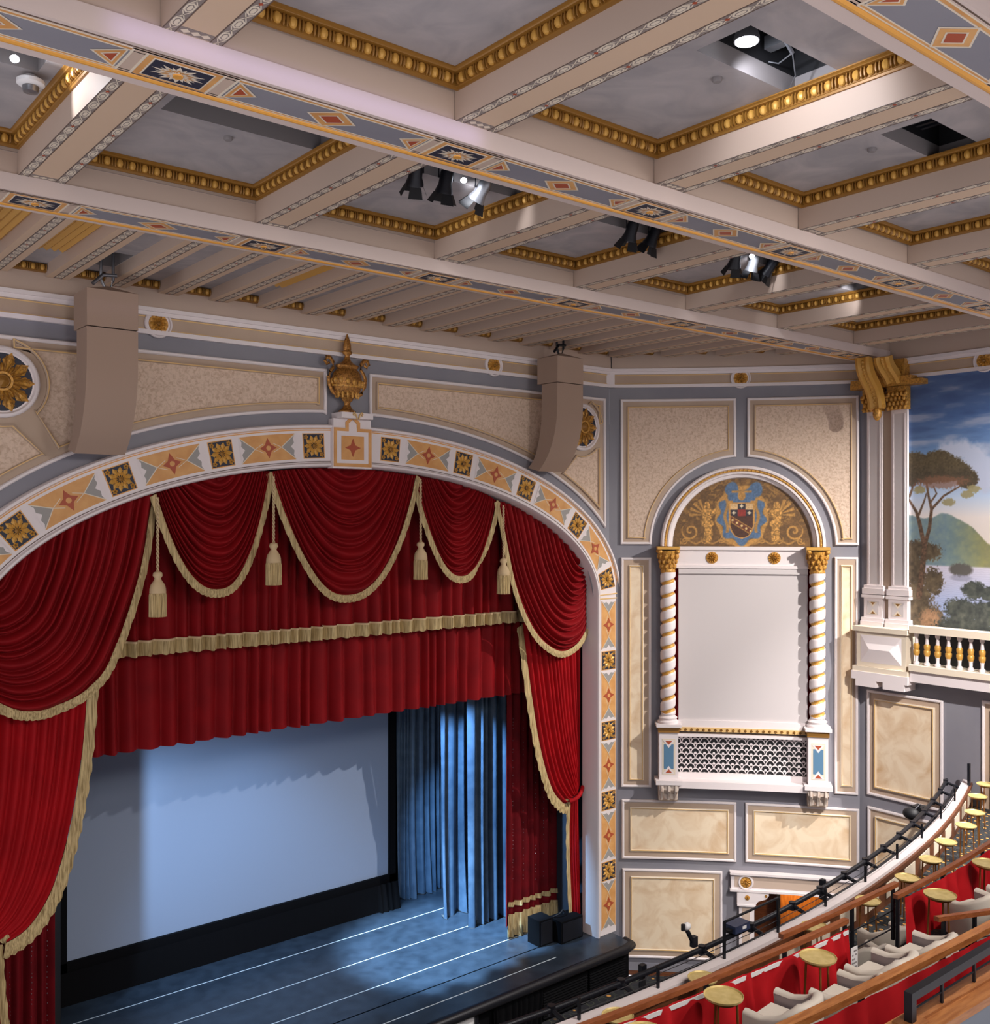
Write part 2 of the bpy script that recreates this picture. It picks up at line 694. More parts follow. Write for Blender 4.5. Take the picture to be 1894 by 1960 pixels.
# ornamented arch surround
LM = LQ + ZE - STG
ls = np.linspace(-LM, LM, 260)
PROF = [(NI, -.46), (NI, .13), (-.45, .18), (-.41, .18), (-.38, .12), (.38, .12), (.41, .19), (.46, .19), (.49, .14), (.49, -.01)]
b = MB()
ids = [[b.p(*MA(float(l), n, o)) for n, o in PROF] for l in ls]
for i in range(len(ids) - 1):
    for k in range(len(PROF) - 1):
        b.face((ids[i][k], ids[i + 1][k], ids[i + 1][k + 1], ids[i][k + 1]))
arch = b.build('arch_trim', 'white', kind='structure', smooth=40)
b = MB(MA, .12)
for n0, n1, m in ((.345, .365, 0), (-.365, -.35, 1), (.385, .395, 0)):
    b.box(-LM, LM, n0, n1, .12, .128 if n0 < .38 else .15, m)
b.build('painted_line', ['stripe', 'darkline'], arch)
A2 = holder('arch_ornament_trim', (XC, 19.9, ZE))
A2['kind'] = 'structure'


def ros_panel(l):
    b = MB(MA)
    b.box(l - .27, l + .27, -.285, .285, .12, .13, 3)
    b.box(l - .25, l + .25, -.265, .265, .13, .134, 0)
    flower(b, l, 0, .134, .25, 1, 2, 10, .03)
    for sx in (-1, 1):
        for sz in (-1, 1):
            flower(b, l + sx * .19, sz * .2, .134, .06, 1, 2, 5, .02)
    b.build('rosette_panel', ['navy', 'goldbright', 'golddark', 'stripe'], A2)


def dia_panel(l, hl=.69, hn=.29):
    b = MB(MA, .12)
    o = .124
    b.fill([(l - hl, -hn), (l + hl, -hn), (l + hl, hn), (l - hl, hn)], o, 0)
    bb = MB(MA)
    for sg in (-1, 1):
        e = l + sg * hl
        i = l + sg * (hl - .34)
        bb.fill([(e, -hn * .95), (e, hn * .95), (i, 0)], o + .004, 1)
        # white scalloped end
        bb.fill([(e + sg * .005, -hn), (e - sg * .05, -hn * .62), (e - sg * .03, -hn * .3), (e - sg * .11, 0), (e - sg * .03, hn * .3), (e - sg * .05, hn * .62), (e + sg * .005, hn)], o + .008, 2)
        for sz in (-1, 1):
            d = norm2(i - e, -sz * hn * .95)
            nn = (-d[1] * .009, d[0] * .009)
            p, q = (e, sz * hn * .95), (i, 0)
            bb.fill([(p[0] + nn[0], p[1] + nn[1]), (q[0] + nn[0], q[1] + nn[1]), (q[0] - nn[0], q[1] - nn[1]), (p[0] - nn[0], p[1] - nn[1])], o + .009, 3)
            p, q = (i, 0), (l + sg * .12, sz * .1)
            d = norm2(q[0] - p[0], q[1] - p[1])
            nn = (-d[1] * .006, d[0] * .006)
            bb.fill([(p[0] + nn[0], p[1] + nn[1]), (q[0] + nn[0], q[1] + nn[1]), (q[0] - nn[0], q[1] - nn[1]), (p[0] - nn[0], p[1] - nn[1])], o + .006, 3)
    st = []
    for k in range(8):
        a = PI / 4 * k
        r = (.2 if k % 4 == 0 else .22) if k % 2 == 0 else .1
        st.append((l + r * math.cos(a), r * math.sin(a)))
    bb.plate(st, o, o + .012, 4)
    disc(bb, l, 0, o + .012, o + .018, .055, 0, 12)
    for v0, f0, m0 in ((bb.v, bb.f, bb.m),):
        k = len(b.v)
        b.v += v0
        b.f += [tuple(x + k for x in f) for f in f0]
        b.m += m0
    b.build('star_panel', ['ochre', 'orngrey', 'white', 'cream', 'rust'], A2)


for sg in (-1, 1):
    for dx in (1.03, 3.23, 5.35, 7.25, 8.43):
        ros_panel(sg * l_of_dx(dx))
    for dx in (2.15, 4.3, 6.33, 7.95):
        dia_panel(sg * l_of_dx(dx), .66 if dx < 7 else .62)
    for z in (9.12, 7.1, 5.09, 3.07):
        ros_panel(sg * (LQ + ZE - z))
    for z in (10.14, 8.11, 6.1, 4.08, 2.1):
        dia_panel(sg * (LQ + ZE - z))
    b = MB(MA)
    for z in (11.02, 10.9):
        l = sg * (LQ + ZE - z)
        b.box(l - .015, l + .015, -.4, .4, .12, .14)
    b.build('divider_line', 'goldline', A2)

# corner splay wall with its doorway, and the right wall
DS0, DS1, DZ = 4.12, 6.72, 2.55
b = MB(MS, .35)
for s0, s1, z0, z1 in ((0, DS0, 0, 18.4), (DS0, DS1, DZ, 18.4), (DS1, SLEN, 0, 18.4)):
    xs = b.cuts(s0, s1)
    for i in range(len(xs) - 1):
        b.poly([(xs[i], z0, -.008), (xs[i + 1], z0, -.008), (xs[i + 1], z1, -.008), (xs[i], z1, -.008)])
wall_corner = b.build('wall_corner', 'grey', kind='structure')
b = MB(MR)
b.poly([(-14.95, 0, -.008), (3, 0, -.008), (3, 18.4, -.008), (-14.95, 18.4, -.008)])
wall_right = b.build('wall_right', 'grey', kind='structure')

b = MB(MS)
b.box(0.3, DS0 - .45, .0, .14, 0, .03, 0)
b.build('baseboard_corner', 'woodpanel', kind='structure')
b = MB(MS)
b.box(.3, DS0 - .45, .14, .36, 0, .035, 0)
b.build('trim_base_corner', 'grey', kind='structure')

# corridor behind the doorway
b = MB(MS)
b.poly([(DS0, 0, 0), (DS0 - .3, 0, -1.6), (DS0 - .3, DZ, -1.6), (DS0, DZ, 0)], 0)
b.poly([(DS0 - .3, 0, -1.6), (DS1 + .3, 0, -1.6), (DS1 + .3, DZ, -1.6), (DS0 - .3, DZ, -1.6)], 0)
b.poly([(DS0, DZ, 0), (DS1, DZ, 0), (DS1, DZ, -1.6), (DS0, DZ, -1.6)], 0)
b.poly([(DS1, 0, 0), (DS1, 0, -1.6), (DS1, DZ, -1.6), (DS1, DZ, 0)], 0)
b.poly([(DS0, 0, 0), (DS1, 0, 0), (DS1, 0, -1.6), (DS0, 0, -1.6)], 1)
b.build('wall_passage', ['woodpanel', 'carpet'], kind='structure')
d = holder('door_1', MS(5.5, 0, -1.2))
b = MB(MS)
b.box(4.95, 6.1, 0.0, 2.45, -1.25, -1.19)
b.build('door_leaf', 'doorwood', d)
b = MB(MS)
b.box(4.85, 4.95, 0, 2.52, -1.28, -1.15)
b.box(6.1, 6.2, 0, 2.52, -1.28, -1.15)
b.build('door_frame', 'blackmetal', d)
b = MB(MS)
b.ell((5.08, 1.05, -1.16), (.04, .04, .05), 8, 5)
b.build('door_handle', 'brass', d)
p = MS(5.3, 2.35, -.45)
q = MS(5.5, 1.2, -1.2)
lamp('doorway_lamp', 'POINT', p, q, 60, (1, .72, .36), .08)

# doorway surround: lintel, corbelled pier
tr = holder('trim_doorway', MS(5, 0, 0))
b = MB(MS, .35)
b.box(3.45, 6.95, 2.62, 3.06, 0, .16, 0)
b.box(3.42, 6.97, 3.06, 3.12, 0, .24, 0)
b.box(3.42, 6.97, 2.58, 2.64, 0, .22, 0)
b.box(3.55, 6.9, 2.7, 3.0, .16, .165, 1)
b.build('lintel', ['white', 'tan'], tr)
b = MB(MS)
b.box(3.68, 4.1, 0, 2.2, 0, .14, 0)
b.box(3.76, 3.98, 0.1, 2.1, .14, .146, 1)
b.plate([(3.62, 2.2), (4.12, 2.2), (4.2, 2.32), (4.42, 2.4), (4.5, 2.5), (4.5, 2.58), (3.62, 2.58)], 0, .2, 0)
b.box(3.62, 4.14, 2.17, 2.22, 0, .22, 0)
b.build('pier', ['white', 'tan'], tr)
b = MB(MS)
ringm(b, 3.86, 2.84, .22, [(0, .165), (.02, .2), (.05, .2), (.07, .165)], 0)
disc(b, 3.86, 2.84, .16, .18, .15, 1)
flower(b, 3.86, 2.84, .18, .14, 1, 2, 10, .03)
disc(b, 3.9, 2.42, .2, .21, .07, 1)
flower(b, 3.9, 2.42, .21, .065, 1, 2, 8, .02)
disc(b, 4.42, 2.49, .2, .21, .04, 2)
b.build('gold_rosette', ['white', 'gold', 'golddark'], tr)

# ---- frieze and cornice round the room
for nm, M_, sub, s0, s1, stops in (('front', MF, None, -2, 20.66, [7.44, 16.29]), ('corner', MS, .35, 0.06, 6.95, [3.73]), ('right', MR, None, -14.9, 3, [-11.45, -4.6])):
    tr = holder('trim_frieze_' + nm, M_(s0 if s0 > -2 else 0, 17, 0))
    b = MB(M_, sub)
    b.box(s0, s1, 17.5, 18.07 if nm != 'right' else 18.12, 0, .06, 0)
    b.build('frieze', 'tan', tr)
    b = MB(M_, sub)
    b.box(s0, s1, 17.36, 17.44, 0, .1)
    b.box(s0, s1, 17.44, 17.52, 0, .15)
    b.box(s0, s1, 16.98, 17.07, 0, .1)
    b.build('cornice', 'white', tr)
    b = MB(M_, sub)
    b.box(s0, s1, 17.07, 17.36, 0, .03, 0)
    b.box(s0, s1, 17.33, 17.35, .03, .04, 1)
    b.box(s0, s1, 17.085, 17.1, .03, .04, 1)
    b.build('banded_panel', ['panel_tan', 'goldline'], tr)
    for s in stops:
        b = MB(M_)
        disc(b, s, 17.21, .03, .06, .29, 0)
        ringm(b, s, 17.21, .29, half(.05, .04, .06), 0)
        disc(b, s, 17.21, .06, .075, .2, 1)
        flower(b, s, 17.21, .075, .19, 1, 2, 10, .04)
        b.build('frieze_rosette', ['white', 'gold', 'golddark'], tr)
b = MB(MS)
b.box(-.14, .14, 16.98, 17.5, -.05, .12)
b.build('trim_corner_block', 'white', kind='structure')

# ---- ceiling
BEAMS = [(-1.1, -.3), (3.85, 4.69), (8.92, 9.78), (13.98, 14.83)]
RX = [3.65 + 3.37 * k for k in range(-1, 7)]
RW = .29
ROWS = [(-.3, 3.85), (4.69, 8.92), (9.78, 13.98)]


def rect_hole(b, x0, x1, y0, y1, h, z, m=0):
    if not h:
        b.poly([(x0, y0, z), (x1, y0, z), (x1, y1, z), (x0, y1, z)], m)
        return
    a0, a1, c0, c1 = h
    for r in ((x0, a0, y0, y1), (a1, x1, y0, y1), (a0, a1, y0, c0), (a0, a1, c1, y1)):
        b.poly([(r[0], r[2], z), (r[1], r[2], z), (r[1], r[3], z), (r[0], r[3], z)], m)


def coffer_x(k):
    return RX[k] + RW, RX[k + 1] - RW


HATCH = {(1, 2): (8.38, 10.2, 6.12, 6.82), (1, 3): (12.1, 13.68, 6.12, 6.80), (1, 1): (4.6, 6.4, 6.12, 6.82),
         (2, 0): (1.0, 3.05, 11.2, 11.85), (2, 1): (4.5, 6.72, 11.2, 11.98), (2, 2): (7.9, 10.1, 11.2, 11.8), (2, 3): (11.3, 13.5, 11.2, 11.85), (2, 4): (14.7, 16.9, 11.2, 11.8), (2, 5): (18.2, 20.2, 11.3, 11.95), (2, 6): (21.6, 23.2, 11.3, 11.95)}
b = MB()
for r, (y0, y1) in enumerate(ROWS):
    for k in range(-1, len(RX)):
        x0 = RX[k] if k >= 0 else -2
        x1 = RX[k + 1] if k + 1 < len(RX) else XR
        rect_hole(b, x0, x1, y0, y1, HATCH.get((r, k)), ZTOP)
    yb0, yb1 = BEAMS[r]
    b.poly([(-2, yb0, ZTOP), (XR, yb0, ZTOP), (XR, yb1, ZTOP), (-2, yb1, ZTOP)])


def wall_y(x):
    if x < 20.67:
        return 20.0
    s = 0
    while MS(s, 0, 0)[0] < x and s < SLEN:
        s += .05
    return MS(s, 0, 0)[1]


SR = [7.43 + 1.082 * k for k in range(-8, 17)]
SPKH = [(5.72, 6.33, 18.2, 19.3), (17.62, 18.22, 18.5, 19.3)]
edges = sorted([-2, 26] + [v for h in SPKH for v in h[:2]])
for i in range(len(edges) - 1):
    x0, x1 = edges[i], edges[i + 1]
    h = [q for q in SPKH if q[0] == x0]
    if h:
        b.poly([(x0, 14, ZT2), (x1, 14, ZT2), (x1, h[0][2], ZT2), (x0, h[0][2], ZT2)])
        b.poly([(x0, h[0][3], ZT2), (x1, h[0][3], ZT2), (x1, 20.1, ZT2), (x0, 20.1, ZT2)])
    else:
        b.poly([(x0, 14, ZT2), (x1, 14, ZT2), (x1, 20.1, ZT2), (x0, 20.1, ZT2)])
b.build('ceiling', 'ceil', kind='structure')
b = MB()
for (x0, x1, y0, y1) in list(HATCH.values()) + SPKH:
    zt = ZT2 if y0 > 14 else ZTOP
    for q in ([(x0, y0), (x1, y0)], [(x1, y0), (x1, y1)], [(x1, y1), (x0, y1)], [(x0, y1), (x0, y0)]):
        (a, c), (d, f) = q
        b.poly([(a, c, zt), (d, f, zt), (d, f, ZTOP + .22), (a, c, ZTOP + .22)], 0)
        b.poly([(a, c, ZTOP + .22), (d, f, ZTOP + .22), (d, f, ZTOP + 1.2), (a, c, ZTOP + 1.2)], 1)
    b.poly([(x0, y0, ZTOP + 1.2), (x1, y0, ZTOP + 1.2), (x1, y1, ZTOP + 1.2), (x0, y1, ZTOP + 1.2)], 1)
b.build('ceiling_hatch_trim', ['hatchgrey', 'black'], kind='structure')
b = MB()
b.box(-2, XR, -2, 20.2, ZTOP + 1.3, ZTOP + 1.4)
b.build('roof', 'black', kind='structure')


def MC(x, y, d):
    return (x, y, ZB - d)


def MCR(x, y, d):
    return (x, y, ZR - d)


for i, (y0, y1) in enumerate(BEAMS):
    b = MB()
    b.box(-2, XR, y0, y1, ZB, ZR)
    b.box(-2, XR, y0 + .03, y1 - .03, ZR, ZTOP)
    o = b.build('ceiling_beam', ['beam', 'tan'] if i else 'beam', kind='structure')
    for f in o.data.polygons:
        if i and f.center.z > ZR + .01:
            f.material_index = 1
    if i == 0:
        continue
    yc = y1 - .505
    b = MB(MC)
    d = .004
    # ground, gold bead, lines
    b.box(-2, XR, yc - .27, yc + .262, 0, d, 0)
    b.box(-2, XR, yc - .21, yc + .21, d, d + .002, 1)
    for a in (-.27, -.215, .205, .245):
        b.box(-2, XR, yc + a, yc + a + .014, d, d + .004, 2)
    b.box(-2, XR, yc - .255, yc - .22, d, d + .002, 7)
    b.box(-2, XR, yc + .219, yc + .245, d, d + .002, 7)
    b.box(-2, XR, yc - .30, yc - .285, 0, d, 3)
    b.sweep([(-2, yc + .262), (XR, yc + .262)], half(.08, .03), False, 4)
    for k in range(len(RX)):
        x = RX[k]
        b.box(x - .52, x + .52, yc - .27, yc + .27, d, d + .004, 0)
        b.box(x - .36, x + .36, yc - .235, yc + .235, d + .004, d + .006, 7)
        for sg in (-1, 1):
            for xx in (.375, .51):
                b.box(x + sg * xx - .012, x + sg * xx + .012, yc - .25, yc + .25, d + .004, d + .008, 2)
            b.fill([(x + sg * .54, yc - .23), (x + sg * .82, yc), (x + sg * .54, yc + .23)], d + .006, 2)
            b.fill([(x + sg * .555, yc - .19), (x + sg * .785, yc), (x + sg * .555, yc + .19)], d + .008, 7)
            b.fill([(x + sg * .585, yc - .125), (x + sg * .73, yc), (x + sg * .585, yc + .125)], d + .01, 2)
            b.fill([(x + sg * .6, yc - .095), (x + sg * .705, yc), (x + sg * .6, yc + .095)], d + .012, 5)
        b.box(x - .3, x + .3, yc - .2, yc + .2, d + .006, d + .009, 2)
        b.box(x - .285, x + .285, yc - .185, yc + .185, d + .009, d + .011, 6)
        for q in range(20):
            a = 2 * PI * (q + .5) / 20
            R0 = .27 if q % 2 == 0 else .22
            for R1, o_, mm in ((R0, .012, 2), (R0 * .66, .016, 7), (R0 * .5, .02, 2)):
                tip = (x + R1 * math.cos(a), yc + .66 * R1 * math.sin(a))
                e1 = (x + .62 * R1 * math.cos(a + .17), yc + .41 * R1 * math.sin(a + .17))
                e2 = (x + .62 * R1 * math.cos(a - .17), yc + .41 * R1 * math.sin(a - .17))
                b.fill([e1, tip, e2, (x, yc)], d + o_ + .001 * (q % 2), mm)
        disc(b, x, yc, d + .02, d + .035, .05, 4, 10)
        xm = x + 1.685
        for r, m, e in ((.30, 2, .006), (.265, 7, .008), (.165, 2, .010), (.135, 5, .012)):
            b.fill([(xm - r, yc), (xm, yc - r * .78), (xm + r, yc), (xm, yc + r * .78)], d + e, m)
    b.build('painted_band', ['tan', 'grey', 'cream', 'darkline', 'stripe', 'rust', 'navy', 'ochre'], o)


def chain(b, x0, x1, y0, y1, n, d=.003):
    """strip of linked lozenges running along y between x0 and x1"""
    b.box(x0, x1, y0, y1, 0, d, 0)
    w = x1 - x0
    t = .1 * w
    b.box(x0, x0 + t * .7, y0, y1, d, d + .002, 2)
    b.box(x1 - t * .7, x1, y0, y1, d, d + .002, 2)
    step = (y1 - y0) / n
    xm = (x0 + x1) / 2
    h = w * .37
    for i in range(n):
        a = y0 + step * i
        l = step * .66
        hexo = [(xm, a), (xm + h, a + l * .22), (xm + h, a + l * .78), (xm, a + l), (xm - h, a + l * .78), (xm - h, a + l * .22)]
        b.fill(hexo, d + .001, 1)
        b.fill([(xm + (p - xm) * .6, a + l / 2 + (q - a - l / 2) * .74) for p, q in hexo], d + .002, 0)
        b.fill([(xm + (p - xm) * .42, a + l / 2 + (q - a - l / 2) * .58) for p, q in hexo], d + .003, 1)
        c = a + l + (step - l) / 2
        k = (step - l) * .8
        for sg in (-1, 1):
            b.fill([(xm - h, c - sg * k), (xm - h + t, c - sg * k), (xm + h, c + sg * k), (xm + h - t, c + sg * k)], d + .002, 1)
        if i % 4 == 2:
            b.fill([(xm, c - .03), (xm + .025, c), (xm, c + .03), (xm - .025, c)], d + .004, 3)


for r, (y0, y1) in enumerate(ROWS):
    for k, x in enumerate(RX):
        b = MB()
        b.box(x - RW, x + RW, y0 - .02, y1 + .02, ZR, ZTOP)
        o = b.build('ceiling_rib_beam', 'tan', kind='structure')
        if r == 0:
            continue
        b = MB(MCR)
        b.box(x - .16, x + .16, y0 + .15, y1 - .15, 0, .003, 4)
        n = 14
        chain(b, x - RW, x - .165, y0, y1, n)
        chain(b, x + .165, x + RW, y0, y1, n)
        b.box(x - .165, x + .165, y0, y0 + .02, 0, .004, 2)
        for yy in (y0 + .02, y1 - .14):
            b.box(x - .165, x + .165, yy, yy + .12, 0, .003, 0)
            for q in range(3):
                xx = x - .15 + .1 * q
                b.fill([(xx, yy + .06), (xx + .05, yy + .015), (xx + .1, yy + .06), (xx + .05, yy + .105)], .005, 1)
        b.build('painted_border', ['dust', 'cream', 'darkline', 'rust', 'ribtan'], o)

for k, x in enumerate(SR):
    if x + .42 > 25.2:
        continue
    yw = min(wall_y(x), wall_y(x + .42)) - .07
    if yw < 15:
        continue
    b = MB()
    b.box(x, x + .42, 14.8, yw, ZR + .06, ZT2, 0)
    o = b.build('slender_ceiling_rib_beam', 'tan', kind='structure')
    b = MB(lambda p, q, d: (p, q, ZR + .06 - d))
    b.box(x + .0, x + .42, 14.83, yw, 0, .002, 4)
    chain(b, x + .13, x + .29, 14.85, yw - .02, max(4, int((yw - 14.85) / .26)))
    b.build('painted_border', ['dust', 'cream', 'darkline', 'rust', 'ribtan'], o)


def egg_run(b, p, q, nrm, z):
    """eggs and darts from p to q (2d), facing nrm, on a cove below the ceiling"""
    L = math.hypot(q[0] - p[0], q[1] - p[1])
    n = max(1, int(round(L / .175)))
    d = ((q[0] - p[0]) / L, (q[1] - p[1]) / L)
    for i in range(n):
        t = (i + .5) * L / n
        cx, cy = p[0] + d[0] * t + nrm[0] * .055, p[1] + d[1] * t + nrm[1] * .055
        rx = abs(d[0]) * .05 + abs(nrm[0]) * .045
        ry = abs(d[1]) * .05 + abs(nrm[1]) * .045
        b.ell((cx, cy, z), (rx, ry, .06), 8, 5, 1)
        for sg in (-1, 1):
            ax, ay = cx + d[0] * sg * .066, cy + d[1] * sg * .066
            b.ell((ax, ay, z + .005), (abs(d[0]) * .016 + abs(nrm[0]) * .04, abs(d[1]) * .016 + abs(nrm[1]) * .04, .07), 5, 4, 0)


EPROF = [(0, .2), (.025, .2), (.03, .175), (.04, .17), (.04, .055), (.1, .04), (.11, .025), (.135, .015), (.135, 0)]
for r, (y0, y1) in enumerate(ROWS):
    if r == 0:
        continue
    for k in range(len(RX) - 1):
        x0, x1 = coffer_x(k)
        b = MB(lambda p, q, d: (p, q, ZTOP - d))
        b.sweep(rectp(x0, x1, y0 + .03, y1 - .03), EPROF, True, 0)
        c = MB()
        egg_run(c, (x0 + .1, y1 - .03), (x1 - .1, y1 - .03), (0, -1), ZTOP - .105)
        egg_run(c, (x1, y0 + .1), (x1, y1 - .1), (-1, 0), ZTOP - .105)
        egg_run(c, (x0, y0 + .1), (x0, y1 - .1), (1, 0), ZTOP - .105)
        n0 = len(b.v)
        b.v += c.v
        b.f += [tuple(i + n0 for i in f) for f in c.f]
        b.m += c.m
        b.build('egg_and_dart_trim', ['golddark', 'goldbright'], smooth=35, kind='structure')
b = MB()
for k in range(len(SR) - 1):
    x0, x1 = SR[k] + .42, SR[k + 1]
    yw = min(wall_y(x0), wall_y(x1)) - .06
    if x1 > 25 or yw < 15.5:
        continue
    b.box(x0, x1, yw - .1, yw, ZT2 - .16, ZT2 - .01, 0)
    egg_run(b, (x0, yw - .07), (x1, yw - .07), (0, -1), ZT2 - .085)
b.build('wall_egg_and_dart_trim', ['golddark', 'goldbright'], smooth=35, kind='structure')
# gold corrugated vents between the slender ribs
for k in range(len(SR) - 1):
    x0, x1 = SR[k] + .42, SR[k + 1]
    if round(x0, 1) in (3.5, 4.6, 8.9, 7.9, 3.6, 9.0):
        b = MB()
        n = 5
        for i in range(n):
            a = x0 + (x1 - x0) * i / n
            e = x0 + (x1 - x0) * (i + 1) / n
            b.poly([(a, 15, ZT2 - .01), ((a + e) / 2, 15, ZT2 - .06), ((a + e) / 2, 18.6, ZT2 - .06), (a, 18.6, ZT2 - .01)])
            b.poly([((a + e) / 2, 15, ZT2 - .06), (e, 15, ZT2 - .01), (e, 18.6, ZT2 - .01), ((a + e) / 2, 18.6, ZT2 - .06)])
            b.poly([(a, 18.6, ZT2 - .01), ((a + e) / 2, 18.6, ZT2 - .06), (e, 18.6, ZT2 - .01)])
        b.build('gold_vent_trim', 'goldbright', kind='structure')
# ================================================================ WALL PANELS
def panel(name, label, M_, outer, fields, sub=None, wh=.075, group='moulded wall panels', skip_border=False, body='plaster'):
    xs = [q[0] for q in outer]
    zs = [q[1] for q in outer]
    t = thing(name, label, 'wall panel', M_((min(xs) + max(xs)) / 2, min(zs), 0), group)
    step = .5 if sub else None
    outer = ccw(outer)
    b = MB(M_, sub)
    b.fill(inset(outer, .02), .045 if sub else .012, 0)
    b.build('border', 'panel_tan', t)
    b = MB(M_)
    b.sweep(outer, [(0, 0), (0, .05), (.02, .07), (wh * .7, .07), (wh, .045), (wh, .01)], True, 0, step)
    b.build('outer_moulding', 'white', t)
    for f in fields:
        f = ccw(f)
        b = MB(M_, sub)
        b.fill(inset(f, .03), .055 if sub else .02, 0)
        b.build('field', body, t)
        b = MB(M_)
        b.sweep(f, [(0, .01), (0, .07), (.03, .085), (.055, .06), (.055, .02)], True, 0, step)
        b.build('inner_moulding', 'cream' if body == 'marble' else 'panel_tan', t)
        b = MB(M_)
        b.sweep(inset(f, .02), [(0, .07), (.005, .088), (.02, .088), (.025, .07)], True, 0, step)
        b.build('gold_line', 'goldline', t)
    return t


def mirx(p, mir):
    return [(2 * XC - q[0], q[1]) for q in p] if mir else p


def curve(n, x0, x1, k=30):
    """points on the arch offset curve n between world x0 and x1 (right half)"""
    l = np.linspace(0, LQ + 1, 800)
    P = [MA(float(a), n, 0) for a in l]
    px = np.array([p[0] for p in P])
    pz = np.array([p[2] for p in P])
    xs = [x0 + (x1 - x0) * i / k for i in range(k + 1)]
    return [(x, float(np.interp(x, px, pz))) for x in xs]


MX, MZ = 19.5, 15.78
for mir in (0, 1):
    xa = 12.5 + .14 * mir
    outer = [(xa, 16.66), (xa, 15.6)] + curve(.76, xa + .1, 20.46) + [(20.46, 16.66)]
    fa = [(xa + .19, 16.47), (xa + .19, 15.8)] + curve(.95, xa + .3, 18.5) + [(18.93, 15.30)] + arcpts(MX, MZ, .8, 220, 108, 12) + [(19.25, 16.47)]
    fb = [(19.3, 15.0), (18.72, 14.43)] + curve(.96, 18.78, 20.22, 12) + [(20.22, 15.24)] + arcpts(MX, MZ, .8, -45, -100, 6)
    fc = [(20.22, 15.95), (20.22, 16.47), (19.8, 16.47)] + arcpts(MX, MZ, .8, 62, 14, 6)
    side = 'left' if mir else 'right'
    panel('arch_panel', 'long curved plaster panel over the arch, on the %s side of the gilded urn' % side, MF, mirx(outer, mir), [mirx(fa, mir), mirx(fb, mir), mirx(fc, mir)])
    x = 2 * XC - MX if mir else MX
    t = thing('medallion', 'large round gold flower medallion on navy, %s' % ('at the left edge of the photo' if mir else 'half hidden behind the hanging speaker beside the corner'), 'medallion', MF(x, MZ - .65, 0), 'flower medallions above the arch')
    b = MB(MF)
    ringm(b, x, MZ, .67, [(0, .02), (0, .09), (.03, .12), (.07, .12), (.1, .07), (.13, .07)], 0, 40)
    b.build('ring', 'white', t, 50)
    b = MB(MF)
    disc(b, x, MZ, .02, .06, .62, 0, 36)
    b.build('ground', 'navy', t)
    b = MB(MF)
    flower(b, x, MZ, .06, .58, 0, 1, 10, .09)
    for k in range(20):
        a = 2 * PI * (k + .5) / 20
        c, s_ = math.cos(a), math.sin(a)
        b.tube([(x + .2 * c, MZ + .2 * s_, .13), (x + .34 * c, MZ + .34 * s_, .14), (x + .5 * c, MZ + .5 * s_, .09)], [.012, .016, .006], 5, 1)
    ringm(b, x, MZ, .2, [(0, .12), (.02, .19), (.06, .19), (.08, .12)], 0, 20)
    disc(b, x, MZ, .1, .17, .12, 1, 16)
    b.build('flower', ['gold', 'golddark'], t)

# panels on the corner wall (s, z)
SM = 3.76
sp = [(.317, 16.65), (.317, 12.45), (1.20, 12.45)] + arcpts(SM, 12.41, 2.56, 179, 93.5, 20) + [(3.6, 16.65)]
fi = [(.50, 16.45), (.50, 12.62), (1.03, 12.62)] + arcpts(SM, 12.41, 2.75, 175.5, 97, 20) + [(3.42, 16.45)]
fr = lambda p: [(2 * SM - a + .0, c) for a, c in p]
panel('spandrel_panel', 'plaster spandrel panel left above the alcove arch', MS, sp, [fi], .4)
panel('spandrel_panel', 'plaster spandrel panel right above the alcove arch, next to the gold brackets', MS, [(min(6.95, a), c) for a, c in fr(sp)], [[(min(6.78, a), c) for a, c in fr(fi)]], .4)
panel('tall_panel', 'tall narrow plaster panel between the arch jamb and the left twisted column', MS, rectp(.33, 1.2, 5.43, 12.07), [rectp(.55, .98, 5.63, 11.85)], .4, body='marble')
panel('tall_panel', 'tall narrow plaster panel between the right twisted column and the pilasters', MS, rectp(6.3, 6.93, 5.46, 12.12), [rectp(6.46, 6.78, 5.68, 11.9)], .4, body='marble')
panel('marble_panel', 'wide marbled panel below the left stone bracket of the alcove', MS, rectp(.35, 3.61, 3.36, 5.07), [rectp(.58, 3.4, 3.58, 4.86)], .4, body='marble')
panel('marble_panel', 'wide marbled panel below the right stone bracket, crossed by a slanting shadow', MS, rectp(3.86, 6.96, 3.38, 5.07), [rectp(4.08, 6.74, 3.6, 4.88)], .4, body='marble')
panel('marble_panel', 'nearly square marbled panel between the stage end and the doorway', MS, rectp(.37, 3.22, .5, 3.07), [rectp(.6, 3.0, .72, 2.86)], .4, body='marble')
# right wall (s = -y)
panel('marble_panel', 'upright marbled panel on the right wall below the balustrade', MR, rectp(-14.68, -12.53, 5.52, 8.44), [rectp(-14.46, -12.75, 5.75, 8.22)], body='marble')
panel('marble_panel', 'low marbled panel on the right wall half hidden by the balcony rail', MR, rectp(-14.66, -12.5, 3.2, 5.2), [rectp(-14.44, -12.72, 3.42, 4.98)], body='marble')
panel('marble_panel', 'marbled panel on the right wall cut by the right edge of the photo', MR, rectp(-11.53, -9.4, 5.6, 8.6), [rectp(-11.31, -9.62, 5.83, 8.38)], body='marble')

